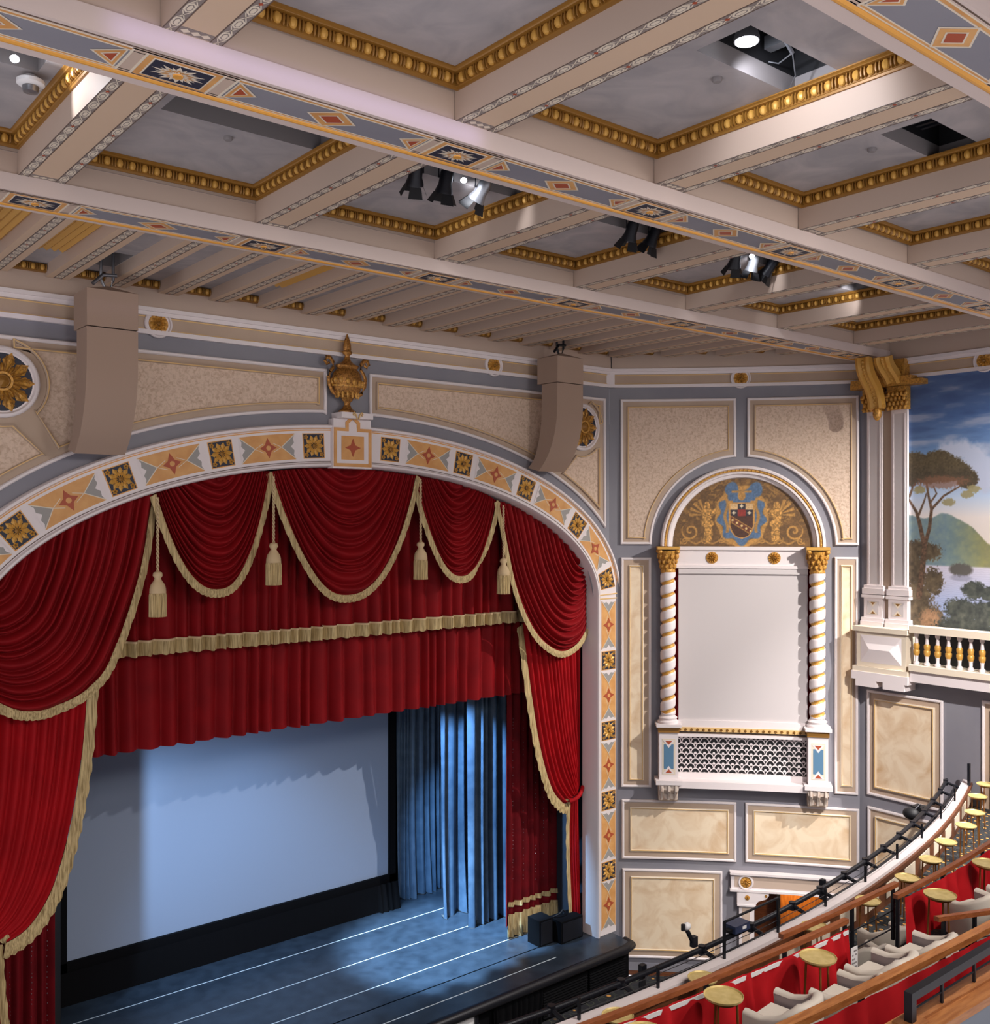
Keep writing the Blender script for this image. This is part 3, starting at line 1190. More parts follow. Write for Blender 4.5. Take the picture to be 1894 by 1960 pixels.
# ================================================================ KEYSTONE AND URN
KX = 11.92
t = thing('keystone', 'white stepped keystone with ochre square and rust star at the crown of the arch', 'keystone', (KX, 19.8, 14.4))
b = MB(MF)
b.box(KX - .52, KX + .52, 14.38, 15.33, 0, .24, 0)
b.box(KX - .50, KX + .50, 15.33, 15.52, 0, .228, 0)
b.box(KX - .42, KX + .42, 15.52, 15.655, 0, .46, 0)
b.build('block', 'white', t)
b = MB(MF)
b.sweep(ccw([(KX - .5, 14.42), (KX + .5, 14.42), (KX + .5, 15.31), (KX + .19, 15.31), (KX + .19, 15.45), (KX, 15.62), (KX - .19, 15.45), (KX - .19, 15.31), (KX - .5, 15.31)]), [(0, .23), (0, .262), (.075, .262), (.075, .23)], True)
b.build('ochre_band', 'ochre', t)
b = MB(MF)
b.box(KX - .3, KX + .3, 14.58, 15.13, .24, .25, 0)
b.plate([(KX + r * math.cos(a), 14.86 + r * math.sin(a)) for a, r in [(PI / 4 * k, (.21 if k % 2 == 0 else .085)) for k in range(8)]], .25, .262, 1)
b.build('star_panel', ['ochre', 'rust'], t)
b = MB(MF)
for sg in (-1, 1):
    b.tube([(KX + sg * .02, 15.5, .48), (KX + sg * .05, 15.6, .48), (KX + sg * .1, 15.66, .48), (KX + sg * .13, 15.62, .48), (KX + sg * .1, 15.58, .48)], .02, 6)
b.build('gold_leaf', 'goldline', t, 60)

UX, UY = 11.78, 19.77
MU = lambda a, c, d: (a, UY + (c - UY) * .5, d)
t = thing('urn', 'gilded two-handled urn with pointed finial standing on the keystone', 'urn', (UX, UY, 15.66))
b = MB()
b = MB(MU)
b.lathe([(.22, 0), (.23, .04), (.17, .07), (.12, .11), (.08, .18), (.085, .25), (.14, .29), (.15, .32), (.25, .40), (.34, .52), (.385, .68), (.39, .78), (.36, .9), (.29, .98), (.245, 1.01), (.28, 1.04), (.3, 1.09), (.27, 1.11)], (UX, UY, 15.66), 28)
b.build('body', 'bronze', t, 50)
b = MB()
b = MB(MU)
b.lathe([(.27, 0), (.2, .03), (.1, .1), (.07, .18), (.06, .22), (.12, .27), (.13, .31), (.09, .34), (.1, .37), (.1, .46), (.07, .58), (.02, .7), (.005, .73)], (UX, UY, 16.76), 20)
b.build('finial', 'bronze', t, 50)
b = MB(MU)
for k in range(14):
    a = 2 * PI * k / 14
    b.ell((UX + .385 * math.cos(a), UY + .385 * math.sin(a), 16.36 + .03 * math.sin(2 * a)), (.06, .06, .08), 6, 4)
    b.ell((UX + .29 * math.cos(a), UY + .29 * math.sin(a), 16.08), (.035, .035, .09), 6, 4)
b.lathe([(.4, 0), (.41, .02), (.4, .04)], (UX, UY, 16.25), 28)
b.build('garland', 'gold', t, 60)
for sg in (-1, 1):
    b = MB(MU)
    P = [(.27, .38), (.38, .46), (.46, .62), (.49, .8), (.44, .93), (.36, 1.02), (.37, 1.14), (.45, 1.24), (.54, 1.24), (.58, 1.16), (.53, 1.09), (.47, 1.12), (.48, 1.18)]
    b.tube([(UX + sg * x, UY, 15.66 + z) for x, z in P], [.03, .045, .05, .05, .045, .04, .045, .05, .05, .045, .04, .035, .02], 8)
    b.build('handle', 'bronze', t, 60)

# ================================================================ HANGING SPEAKERS (cloth-wrapped banana arrays)
def speaker(x0, x1, yf, label, rig):
    w = x1 - x0
    t = thing('line_array_speaker', label, 'speaker', ((x0 + x1) / 2, yf + .5, 14.45), 'speakers hung beside the arch')
    b = MB()
    # top box, tapered roof
    z0, z1 = 16.76, 17.44
    b.box(x0 - .0, x1, yf, yf + .78, z0, z1)
    top = (x0 * .45 + x1 * .55, yf + .4, z1 + .16)
    c = [(x0, yf, z1), (x1, yf, z1), (x1, yf + .78, z1), (x0, yf + .78, z1)]
    for i in range(4):
        b.poly([c[i], c[(i + 1) % 4], top])
    b.build('top_box', 'speaker', t)
    b = MB()
    prof = [(0, z0 - .02), (0.0, 16.2), (.03, 15.75), (.16, 15.25), (.40, 14.8), (.72, 14.46)]
    fr = [(yf + .01 + d, z) for d, z in prof]
    bk = [(yf + .6 + d * .78, z + (.10 if i == 5 else 0)) for i, (d, z) in enumerate(prof)]
    N = 24

    def ip(P, u):
        k = min(int(u * (len(P) - 1)), len(P) - 2)
        f = u * (len(P) - 1) - k
        # catmull-rom
        a, c_, d, e = P[max(k - 1, 0)], P[k], P[k + 1], P[min(k + 2, len(P) - 1)]
        return tuple(.5 * (2 * c_[i] + (d[i] - a[i]) * f + (2 * a[i] - 5 * c_[i] + 4 * d[i] - e[i]) * f * f + (3 * c_[i] - a[i] - 3 * d[i] + e[i]) * f ** 3) for i in (0, 1))
    rings = []
    for i in range(N + 1):
        f, k = ip(fr, i / N), ip(bk, i / N)
        rings.append([b.p(x0, f[0], f[1]), b.p(x1, f[0], f[1]), b.p(x1, k[0], k[1]), b.p(x0, k[0], k[1])])
    for i in range(N):
        for j in range(4):
            b.face((rings[i][j], rings[i][(j + 1) % 4], rings[i + 1][(j + 1) % 4], rings[i + 1][j]))
    b.face(rings[0])
    b.face(rings[-1])
    b.build('curved_cover', 'speaker', t, 40)
    b = MB()
    for dx, dy in ((.1, .1), (-.12, .15)):
        b.tube([(top[0] + dx * .3, top[1] + dy * .3, top[2] - .05), (top[0] + dx, top[1] + dy * .3, top[2] + .12), (top[0] + dx, top[1] + dy * .2, 19.45)], .03, 8)
    b.tube([(top[0] - .3, top[1] - .05, top[2] + .0), (top[0] - .1, top[1], top[2] + .2), (top[0] + .15, top[1], top[2] + .22)], .035, 8)
    b.build('rigging_chain', 'blackmetal' if rig else 'steel', t, 60)


speaker(5.60, 6.53, 18.52, 'tall taupe cloth-wrapped speaker hung left of the urn', 0)
speaker(17.42, 18.35, 18.72, 'tall taupe cloth-wrapped speaker hung near the corner, right of the urn', 1)

# ================================================================ ALCOVE ON THE CORNER WALL
def paint_mesh(name, M_, s0, s1, z0, z1, o, nu, nv, fn, matname, parent=None, inside=None):
    u, v = np.meshgrid(np.linspace(0, 1, nu + 1), np.linspace(0, 1, nv + 1), indexing='ij')
    S = s0 + (s1 - s0) * u
    Z = z0 + (z1 - z0) * v
    b = MB(M_)
    for a, c in zip(S.ravel(), Z.ravel()):
        b.p(float(a), float(c), o)
    for i in range(nu):
        for j in range(nv):
            if inside is None or inside(s0 + (s1 - s0) * (i + .5) / nu, z0 + (z1 - z0) * (j + .5) / nv):
                k = i * (nv + 1) + j
                b.face((k, k + nv + 1, k + nv + 2, k + 1))
    ob = b.build(name, matname, parent)
    rgb = np.clip(fn(S, Z), 0, 255) / 255
    rgb = np.where(rgb <= .04045, rgb / 12.92, ((rgb + .055) / 1.055) ** 2.4)
    rgba = np.concatenate([rgb, np.ones(rgb.shape[:2] + (1,))], -1).reshape(-1, 4).astype(np.float32)
    at = ob.data.color_attributes.new('Paint', 'FLOAT_COLOR', 'POINT')
    at.data.foreach_set('color', rgba.ravel())
    return ob


def vnoise(x, y, seed=0):
    """smooth value noise"""
    rs = np.random.RandomState(seed)
    tab = rs.rand(256, 256)
    xi, yi = np.floor(x).astype(int), np.floor(y).astype(int)
    fx, fy = x - xi, y - yi
    fx, fy = fx * fx * (3 - 2 * fx), fy * fy * (3 - 2 * fy)
    g = lambda i, j: tab[i % 256, j % 256]
    return (g(xi, yi) * (1 - fx) + g(xi + 1, yi) * fx) * (1 - fy) + (g(xi, yi + 1) * (1 - fx) + g(xi + 1, yi + 1) * fx) * fy


def fbm(x, y, seed=0, n=4):
    return sum(vnoise(x * 2 ** k, y * 2 ** k, seed + k) / 2 ** k for k in range(n)) / sum(1 / 2 ** k for k in range(n))


def over(img, mask, col):
    m = np.clip(mask, 0, 1)[..., None]
    return img * (1 - m) + np.asarray(col, float) * m if np.ndim(col) == 1 else img * (1 - m) + col * m


def seg(U, V, pts):
    d = np.full(U.shape, 1e9)
    for (x0, y0, r0), (x1, y1, r1) in zip(pts[:-1], pts[1:]):
        L = (x1 - x0) ** 2 + (y1 - y0) ** 2 + 1e-9
        t = np.clip(((U - x0) * (x1 - x0) + (V - y0) * (y1 - y0)) / L, 0, 1)
        d = np.minimum(d, np.hypot(U - x0 - t * (x1 - x0), V - y0 - t * (y1 - y0)) - (r0 + (r1 - r0) * t))
    return d


def sm(d, w=1.):
    return np.clip(.5 - d / w, 0, 1)


def crest(S, Z):
    x = (S - SM) / 1.95
    y = (Z - 12.41) / 1.95
    n = fbm(x * 14 + 20, y * 14 + 20, 3)
    img = np.zeros(x.shape + (3,)) + np.array([98, 70, 38])
    img = over(img, (n - .45) * 3, (120, 86, 46))
    ax = np.abs(x)
    fine = fbm(x * 60 + 9, y * 60 + 4, 8, 2)
    gold = np.array([172, 126, 64])
    # filigree ground
    w = np.sin(26 * (np.hypot(x - .3 * np.sign(x), y - .6) + .25 * n)) * np.sin(22 * y + 9 * n)
    img = over(img, sm(.55 - w, .4) * (y > .35) * .8, gold * .85)
    # scrolls in both lower corners
    for cx, cy, R in ((.74, .22, .13), (.52, .1, .07), (.28, .1, .06), (.83, .08, .06)):
        r = np.hypot(ax - cx, y - cy)
        th = np.arctan2(y - cy, ax - cx)
        sp_ = np.abs(((r / R * 1.5 - th / (2 * PI)) % 1) - .5)
        img = over(img, sm(sp_ - .16, .12) * (r < R), gold)
    img = over(img, sm(np.abs(y - .06 - .025 * np.sin(ax * 26)) - .012, .02) * (ax < .9), gold * .95)
    # winged supporters
    for a, c, rx, ry in ((.50, .60, .045, .055), (.50, .47, .075, .12), (.49, .33, .09, .06), (.48, .18, .06, .14), (.42, .5, .10, .03), (.36, .53, .08, .022)):
        img = over(img, sm(np.hypot((ax - a) / rx, (y - c) / ry) - 1, .25), gold * (.6 + .75 * fine[..., None]))
    th = np.arctan2(y - .46, ax - .52)
    r = np.hypot(ax - .52, y - .46)
    img = over(img, sm(.0 - np.cos(th * 16), .8) * (r < .24) * (r > .06) * (th > -.2) * (th < 1.35), gold)
    # blue mantling
    d = np.hypot(x / .33, (y - .44) / .40) - 1
    lob = .10 * np.sin(np.arctan2(y - .44, x) * 9)
    img = over(img, sm(np.abs(d - .06 + lob * .3) - .09, .05), gold)
    img = over(img, sm(d + lob, .06), (76, 100, 130))
    img = over(img, sm(np.abs(ax - .22 - .02 * np.sin(y * 18)) - .022, .02) * (y > .2) * (y < .72), gold * .95)
    img = over(img, sm(np.hypot((ax - .17) / .1, (y - .83) / .1) - 1 + .3 * np.sin(18 * x), .2), (76, 100, 130))
    img = over(img, sm(np.hypot(x / .055, (y - .74) / .07) - 1, .2), gold)
    img = over(img, sm(np.abs(y - .80) - .015, .02) * (ax < .14 - .0), gold)
    # shield
    hw = np.where(y > .36, .165, .165 * np.sqrt(np.clip(1 - ((.36 - y) / .24) ** 2, 0, 1)))
    ins = (ax < hw + .02) & (y < .67 - .03 * (ax < .13)) & (y > .11)
    img = over(img, ins * 1., gold * 1.05)
    ins = (ax < hw) & (y < .62) & (y > .13)
    img = over(img, ins * 1., (72, 42, 28))
    top = ins & (y > .44)
    ch = (np.floor(x / .11 + .5) + np.floor((y - .44) / .1)) % 2
    img = over(img, (top & (ch == 0)) * 1., (200, 164, 116))
    img = over(img, (top & (ch == 1)) * 1., (48, 40, 46))
    img = over(img, (top & (ax < .055) & (y < .54)) * 1., (136, 44, 34))
    for cx, cy in ((0, .59), (.11, .49), (-.11, .49)):
        img = over(img, sm(np.minimum(np.abs(x - cx) + .6 * np.abs(y - cy), np.abs(y - cy) + .6 * np.abs(x - cx)) - .02, .012), (206, 190, 160))
    bd = y - .30 + x * .62
    img = over(img, (ins & (np.abs(bd) < .05)) * 1., gold)
    img = over(img, (ins & (np.abs(bd) < .038)) * 1., (100, 52, 34))
    for k in range(-2, 3):
        img = over(img, sm(np.hypot(x - k * .065, y - .30 + k * .065 * .62) - .017, .012) * ins, (214, 184, 120))
    img = img * (.82 + .36 * fine[..., None])
    return img


al = holder('alcove_trim', MS(SM, 5.7, 0))
b = MB(MS)
R0 = 2.30
b.sweep(arcpts(SM, 12.41, R0, 0, 180, 48), [(0, 0), (0, .16), (.04, .2), (.08, .2), (.1, .15), (.16, .15), (.19, .19), (.23, .19), (.25, .13), (.33, .1), (.36, .02)], False)
b.build('arch_moulding', 'white', al, 40)
b = MB(MS)
b.sweep(arcpts(SM, 12.41, R0 - .105, 0, 180, 48), half(.055, .04, .15), False)
for i in range(60):
    a = math.radians(180 * (i + .5) / 60)
    b.ell((SM + (R0 - .13) * math.cos(a), 12.41 + (R0 - .13) * math.sin(a), .17), (.035, .035, .03), 6, 4)
b.build('gold_bead', 'goldbright', al, 60)
paint_mesh('painted_crest', MS, SM - 1.96, SM + 1.96, 12.38, 14.38, .045, 230, 118, crest, 'crest', al, lambda s, z: math.hypot(s - SM, z - 12.41) < 1.97)
b = MB(MS, .35)
b.box(1.75, 5.75, 11.86, 12.36, 0, .14, 0)
b.box(1.7, 5.8, 12.3, 12.4, 0, .2, 0)
b.box(1.75, 5.75, 11.78, 11.86, 0, .2, 0)
b.build('entablature', 'white', al)
b = MB(MS)
for s in (2.92, 4.66):
    disc(b, s, 12.08, .14, .16, .17, 0)
    flower(b, s, 12.08, .16, .16, 0, 1, 12, .04)
b.build('gold_rosette', ['gold', 'golddark'], al)
b = MB(MS, .35)
b.box(1.85, 5.7, 7.2, 7.42, 0, .16, 0)
b.box(1.9, 5.62, 5.55, 5.74, 0, .5, 0)
b.box(1.9, 5.62, 5.74, 5.9, 0, .12, 0)
b.box(1.9, 5.62, 6.95, 7.03, 0, .2, 0)
b.build('ledge', 'white', al)
b = MB(MS, .35)
b.box(1.9, 5.6, 7.1, 7.22, .0, .18, 0)
for i in range(22):
    flower(b, 2.0 + i * .168, 7.15, .18, .05, 1, 1, 5, .02)
b.build('ornament_band', ['goldline', 'golddark'], al)
# scale-pattern lattice
b = MB(MS, .4)
b.box(1.93, 5.6, 5.9, 6.96, .02, .03, 1)
c = MB(MS)
p, hh = .262, .145
for r in range(8):
    z = 5.88 + r * hh
    for i in range(15):
        s = 1.93 + (i + (.5 if r % 2 else 0)) * p
        if s > 5.6:
            continue
        P = [(s + p * .50 * math.cos(a), z + p * .60 * math.sin(a)) for a in [PI * k / 10 for k in range(11)]]
        Q = [(s + p * .41 * math.cos(a), z + p * .48 * math.sin(a)) for a in [PI * k / 10 for k in range(11)]]
        for k in range(10):
            q4 = [P[k], P[k + 1], Q[k + 1], Q[k]]
            if all(1.9 < e[0] < 5.62 and e[1] < 6.97 for e in q4):
                c.poly([(e[0], e[1], .06) for e in q4])
                c.poly([(Q[k][0], Q[k][1], .06), (Q[k + 1][0], Q[k + 1][1], .06), (Q[k + 1][0], Q[k + 1][1], .03), (Q[k][0], Q[k][1], .03)])
        if 1.97 < s < 5.56:
            c.fill([(s - .05, z - .03), (s + .05, z - .03), (s + .022, z + .035), (s - .022, z + .035)], .058)
k0 = len(b.v)
b.v += c.v
b.f += [tuple(i + k0 for i in f) for f in c.f]
b.m += [0] * len(c.m)
b.build('lattice', ['white', 'black'], al)

t = thing('roller_blind', 'large blank white blind filling the alcove between the twisted columns', 'blind', MS(SM, 7.3, .1))
b = MB(MS, .3)
b.box(1.97, 5.57, 7.36, 11.8, .1, .115)
b.build('sheet', 'blind', t)
b = MB(MS, .3)
b.box(1.97, 5.57, 7.33, 7.4, .095, .14)
b.build('bottom_bar', 'blind', t)
b = MB(MS, .3)
b.box(1.97, 5.57, 11.62, 11.79, .1, .17)
b.build('top_roll', 'blind', t)
for sg, nm in ((-1, 'left'), (1, 'right')):
    s = 1.9 if sg < 0 else 5.64
    b = MB(MS)
    b.grid(lambda u, v: (s + (u - .5) * .12, 7.4 + v * 4.38, .1 + .03 * math.cos(u * 14)), 14, 2)
    o = b.build('side_curtain', 'reddark', None, 60)
    off = Vector(MS(s, 7.4, .1))
    tag(o, 'narrow strip of dark red curtain at the %s edge of the white blind' % nm, 'curtain')

for s, nm in ((1.66, 'left'), (5.82, 'right')):
    t = thing('twisted_column', 'white twisted column with gold spiral, %s of the white blind' % nm, 'column', MS(s, 5.1, .2), 'twisted columns')
    N, Hh, z0 = 120, 4.05, 7.62
    turns = 11.0
    b = MB(MS)
    nn = 20

    def cfn(u, v):
        a = 2 * PI * u
        ph = (a + 2 * PI * turns * v) % (2 * PI)
        # groove where the gold fillet sits
        r = .22 - .06 * math.exp(-((ph - PI) / .8) ** 2)
        return (s + r * math.cos(a), z0 + Hh * v, .24 + r * math.sin(a))
    b.grid(cfn, nn, N * 2, 0, cu=True)
    k = 0
    for f in range(len(b.f)):
        i, j = divmod(f, N * 2)
        ph = (2 * PI * (i + .5) / nn + 2 * PI * turns * (j + .5) / (N * 2)) % (2 * PI)
        b.m[f] = 1 if abs(ph - PI) < .85 else 0
    b.build('shaft', ['white', 'goldbright'], t, 70)
    b = MB(MS)
    b.p(0, 0, 0)
    b = MB(lambda a, c, d: MS(a, d, .24 + c))
    b.lathe([(.3, 7.36), (.3, 7.42), (.24, 7.46), (.27, 7.52), (.2, 7.58), (.2, 7.64)], (s, 0, 0), 20)
    b.build('base', 'white', t, 40)
    b = MB(lambda a, c, d: MS(a, d, .24 + c))
    b.lathe([(.2, 11.64), (.22, 11.7), (.19, 11.76), (.2, 11.9), (.25, 12.1), (.3, 12.28)], (s, 0, 0), 20)
    for r in range(3):
        for k in range(10):
            a = 2 * PI * (k + .5 * (r % 2)) / 10
            rr = .2 + .035 * r
            b.ell((s + rr * math.cos(a), rr * math.sin(a), 11.84 + r * .14), (.05, .05, .09), 6, 4)
    for sx in (-1, 1):
        for sy in (-1, 1):
            b.ell((s + sx * .25, sy * .2, 12.26), (.08, .08, .07), 8, 5)
    b.build('capital', 'gold', t, 50)
    b = MB(MS)
    b.box(s - .32, s + .32, 12.32, 12.4, 0, .52)
    b.build('abacus', 'goldbright', t)
    b = MB(MS)
    b.box(s - .36, s + .36, 7.28, 7.36, 0, .58)
    b.box(s - .3, s + .3, 7.12, 7.28, 0, .5, 2)
    b.box(s - .27, s + .27, 5.78, 7.12, 0, .46)
    b.box(s - .19, s + .19, 5.92, 6.94, .46, .465, 3)
    b.box(s - .14, s + .14, 6.08, 6.78, .465, .47, 1)
    for z, sg in ((5.95, 1), (6.9, -1)):
        b.fill([(s - .17, z), (s + .17, z), (s, z + sg * .22)], .472, 0)
        b.fill([(s - .10, z + sg * .02), (s + .10, z + sg * .02), (s, z + sg * .13)], .476, 4)
    b.box(s - .38, s + .38, 5.66, 5.78, 0, .62)
    b.build('pedestal', ['white', 'blue', 'golddark', 'cream', 'rust'], t)
    b = MB(MS)
    rows = []
    for o_, z in ((.54, 5.66), (.56, 5.5), (.48, 5.42), (.40, 5.36), (.38, 5.2), (.26, 5.12), (.16, 5.1), (0, 5.1)):
        rows.append([b.p(s - .28 + .03 * (5.66 - z), z, o_), b.p(s + .28 - .03 * (5.66 - z), z, o_)])
    for i in range(len(rows) - 1):
        b.face((rows[i][0], rows[i][1], rows[i + 1][1], rows[i + 1][0]))
    for e in (0, 1):
        q = [r[e] for r in rows]
        k = b.p(s + (.28 if e else -.28), 5.66, 0)
        b.face(q + [k])
    for i in range(3):
        a = s - .2 + .2 * i
        b.tube([(a, 5.64, .56), (a, 5.5, .58), (a, 5.4, .48), (a, 5.3, .41), (a, 5.2, .4)], .05, 6)
    b.build('bracket', 'stone', t, 40)

# ================================================================ RIGHT WALL: pilasters, gold consoles, mural, balustrade
def mural(S, Z):
    U = (S + 13.5) / 2.2 * 159 + 1735
    V = (16.98 - Z) / 6.63 * 470 + 725
    n = fbm(U / 70, V / 16, 11)
    n2 = fbm(U / 7, V / 7, 23)
    n3 = fbm(U / 3, V / 3, 31)
    t = np.interp(V, [720, 800, 880, 950, 990, 1050], [0, 1, 2, 3, 4, 5])
    pal = np.array([(84, 108, 152), (74, 104, 156), (112, 144, 186), (178, 196, 222), (226, 216, 212), (228, 216, 206)], float)
    i0 = np.clip(np.floor(t).astype(int), 0, 4)
    img = pal[i0] + (pal[i0 + 1] - pal[i0]) * (t - i0)[..., None]
    img = over(img, np.clip((n - .5) * 3.2, 0, .75) * (V < 880), (158, 166, 190))
    img = over(img, np.clip((.45 - n) * 3, 0, .5) * (V < 860), (62, 84, 130))
    c = np.minimum.reduce([np.hypot(U - a, (V - b_) * 1.1) - r for a, b_, r in ((1815, 866, 18), (1838, 868, 22), (1862, 880, 24), (1880, 900, 24), (1850, 905, 34), (1885, 925, 22), (1815, 890, 22))]) + (n2 - .5) * 14
    img = over(img, sm(c, 14) * .85, np.stack([190 - (V - 850) * .1, 194 - (V - 850) * .1, 212 - (V - 850) * .06], -1))
    # hills
    ridge = np.interp(U, [1735, 1765, 1785, 1800, 1815, 1840, 1860, 1880, 1894, 1960], [985, 992, 990, 982, 984, 996, 1008, 1030, 1042, 1060]) + (n3 - .5) * 3
    hc = np.stack([118 + (n2 - .5) * 30 + np.clip((U - 1815) * .35, 0, 24), 140 + (n2 - .5) * 24 + 0 * U, 146 - np.clip((U - 1810) * .7, 0, 48)], -1)
    img = over(img, sm(ridge - V, 3) * (V < 1082), hc)
    # lake
    wv = .5 + .5 * np.sin(V * 1.6 + n2 * 6)
    img = over(img, sm(1080 - V, 3), np.stack([196 - (V - 1080) * .75 + wv * 12, 190 - (V - 1080) * .5 + wv * 12, 206 - (V - 1080) * .22 + wv * 10], -1))
    img = over(img, sm(np.hypot((U - 1838) / 22, (V - 1086) / (10 + 8 * (n3 - .3))) - 1, .3), (92, 88, 84))
    img = over(img, sm(np.hypot((U - 1838) / 20, (V - 1101) / 6) - 1, .4) * .6, (132, 132, 152))
    # near banks
    d = np.minimum.reduce([np.hypot((U - a) / rx, (V - b_) / ry) - 1 for a, b_, rx, ry in ((1745, 1085, 20, 35), (1775, 1055, 26, 16), (1752, 1050, 22, 16), (1785, 1110, 20, 26), (1750, 1150, 34, 48), (1775, 1190, 36, 40))]) + (n3 - .5) * .9
    img = over(img, sm(d, .25), np.stack([82 + 70 * (n2 - .4), 70 + 62 * (n2 - .4), 54 + 44 * (n2 - .4)], -1))
    img = over(img, sm(np.hypot((U - 1780) / 20, (V - 1185) / 22) - 1 + (n3 - .5), .3), np.stack([150 + 60 * (n3 - .5), 116 + 50 * (n3 - .5), 88 + 40 * (n3 - .5)], -1))
    d = np.minimum.reduce([np.hypot((U - a) / rx, (V - b_) / ry) - 1 for a, b_, rx, ry in ((1862, 1122, 22, 16), (1890, 1128, 16, 14), (1840, 1160, 34, 22), (1890, 1165, 40, 26), (1850, 1195, 60, 26))]) + (n3 - .5) * .7
    img = over(img, sm(d, .2), np.stack([62 + 66 * (n2 - .45), 66 + 64 * (n2 - .45), 62 + 50 * (n2 - .45)], -1))
    # stone pines
    bark = np.stack([96 + 90 * (n3 - .5), 74 + 64 * (n3 - .5), 58 + 50 * (n3 - .5)], -1)
    for pts in ([(1757, 1140, 6), (1764, 1090, 5.5), (1768, 1045, 4.5), (1758, 1000, 3.8), (1752, 980, 3), (1736, 955, 2)], [(1768, 1045, 4), (1778, 1010, 3.4), (1782, 975, 3), (1776, 950, 2.2), (1772, 925, 1.8)], [(1782, 975, 2.6), (1806, 950, 2), (1838, 932, 1.4)], [(1780, 962, 2), (1792, 946, 1.4), (1786, 932, 1)], [(1757, 985, 2.4), (1768, 958, 1.6), (1772, 945, 1.2)], [(1738, 950, 2.6), (1744, 935, 2), (1740, 915, 2)]):
        img = over(img, sm(seg(U, V, pts), 1.4), bark)
    cr = [(1748, 888, 30, 22), (1795, 882, 30, 17), (1800, 900, 48, 26), (1772, 905, 40, 22), (1850, 920, 20, 19), (1740, 905, 22, 26), (1828, 905, 30, 18)]
    for a, b_, rx, ry in cr:
        e = np.hypot((U - a) / rx, (V - b_) / ry) - 1 + (n3 - .5) * .35
        lit = np.clip((b_ + ry * .1 - V) / ry, -.6, 1)
        img = over(img, sm(e, .16), np.stack([78 + 44 * (n3 - .5) + 10 * lit, 68 + 40 * (n3 - .5) + 8 * lit, 52 + 30 * (n3 - .5) + 2 * lit], -1))
    img = over(img, sm(np.hypot((U - 1800) / 50, (V - 925) / 12) - 1 + (n3 - .5) * 1.2, .4) * .7, (138, 96, 74))
    for a, b_ in ((1850, 948), (1815, 962), (1862, 938), (1758, 938)):
        img = over(img, sm(np.hypot((U - a) / 12, (V - b_) / 7) - 1 + (n3 - .5) * .9, .3) * .9, (150, 140, 100))
    return img


o = paint_mesh('landscape_mural', MR, -13.55, -10.2, 9.5, 17.0, .012, 270, 470, mural, 'mural')
tag(o, 'painted landscape mural with stone pines, lake and mountain on the right wall', 'mural')

for s, nm in ((-14.42, 'next to the corner'), (-13.70, 'next to the mural')):
    t = thing('pilaster', 'slim white pilaster on the right wall %s' % nm, 'pilaster', MR(s, 10.25, 0), 'paired pilasters')
    b = MB(MR)
    b.box(s - .225, s + .225, 11.3, 16.15, 0, .10, 0)
    b.box(s - .15, s + .15, 11.4, 16.05, .10, .104, 1)
    for e in (-1, 1):
        b.box(s + e * .16 - .008, s + e * .16 + .008, 11.4, 16.05, .10, .112, 0)
    b.build('shaft', ['white', 'blind'], t)
    b = MB(MR)
    b.box(s - .29, s + .29, 11.28, 11.36, 0, .15)
    b.box(s - .32, s + .32, 11.12, 11.28, 0, .19)
    b.box(s - .33, s + .33, 11.02, 11.1, 0, .21)
    b.box(s - .27, s + .27, 10.45, 11.02, 0, .18)
    b.box(s - .33, s + .33, 10.36, 10.47, 0, .22)
    b.box(s - .335, s + .335, 10.25, 10.37, 0, .26)
    b.box(s - .17, s + .17, 10.55, 10.93, .18, .184, 1)
    for z, sg in ((10.57, 1), (10.91, -1)):
        b.fill([(s - .13, z), (s + .13, z), (s, z + sg * .14)], .186, 2)
        b.fill([(s - .07, z + sg * .01), (s + .07, z + sg * .01), (s, z + sg * .08)], .188, 3)
    b.build('base', ['white', 'blind', 'cream', 'golddark'], t)
    b = MB(MR)
    b.box(s - .27, s + .27, 16.15, 16.6, 0, .24)
    rn = random.Random(int(abs(s) * 100))
    for r in range(4):
        for k in range(5):
            b.ell((s - .24 + .12 * k + (.06 if r % 2 else 0), 16.2 + r * .12, .25 + .025 * r), (.055, .075, .05), 6, 4)
    for e in (-1, 1):
        b.ell((s + e * .24, 16.52, .26), (.09, .08, .1), 8, 5)
    b.box(s - .27, s + .27, 16.6, 16.77, 0, .26)
    flower(b, s, 16.68, .26, .08, 0, 0, 8, .03)
    b.build('capital', 'gold', t, 50)
b = MB(MR)
b.box(-14.3, -13.8, 10.25, 16.7, 0, .02)
b.build('trim_between_pilasters', 'panel_tan', kind='structure')
t = thing('gold_console', 'large gilded scroll consoles carrying the beam end above the paired pilasters', 'console', MR(-14.1, 15.9, 0))
b = MB(MR)
b.box(-14.95, -13.2, 16.9, 17.02, 0, .42)
b.box(-15.0, -12.95, 16.78, 16.92, 0, .36)
b.box(-14.8, -13.45, 17.02, 17.5, 0, .3)
b.build('bracket_shelf', 'gold', t)


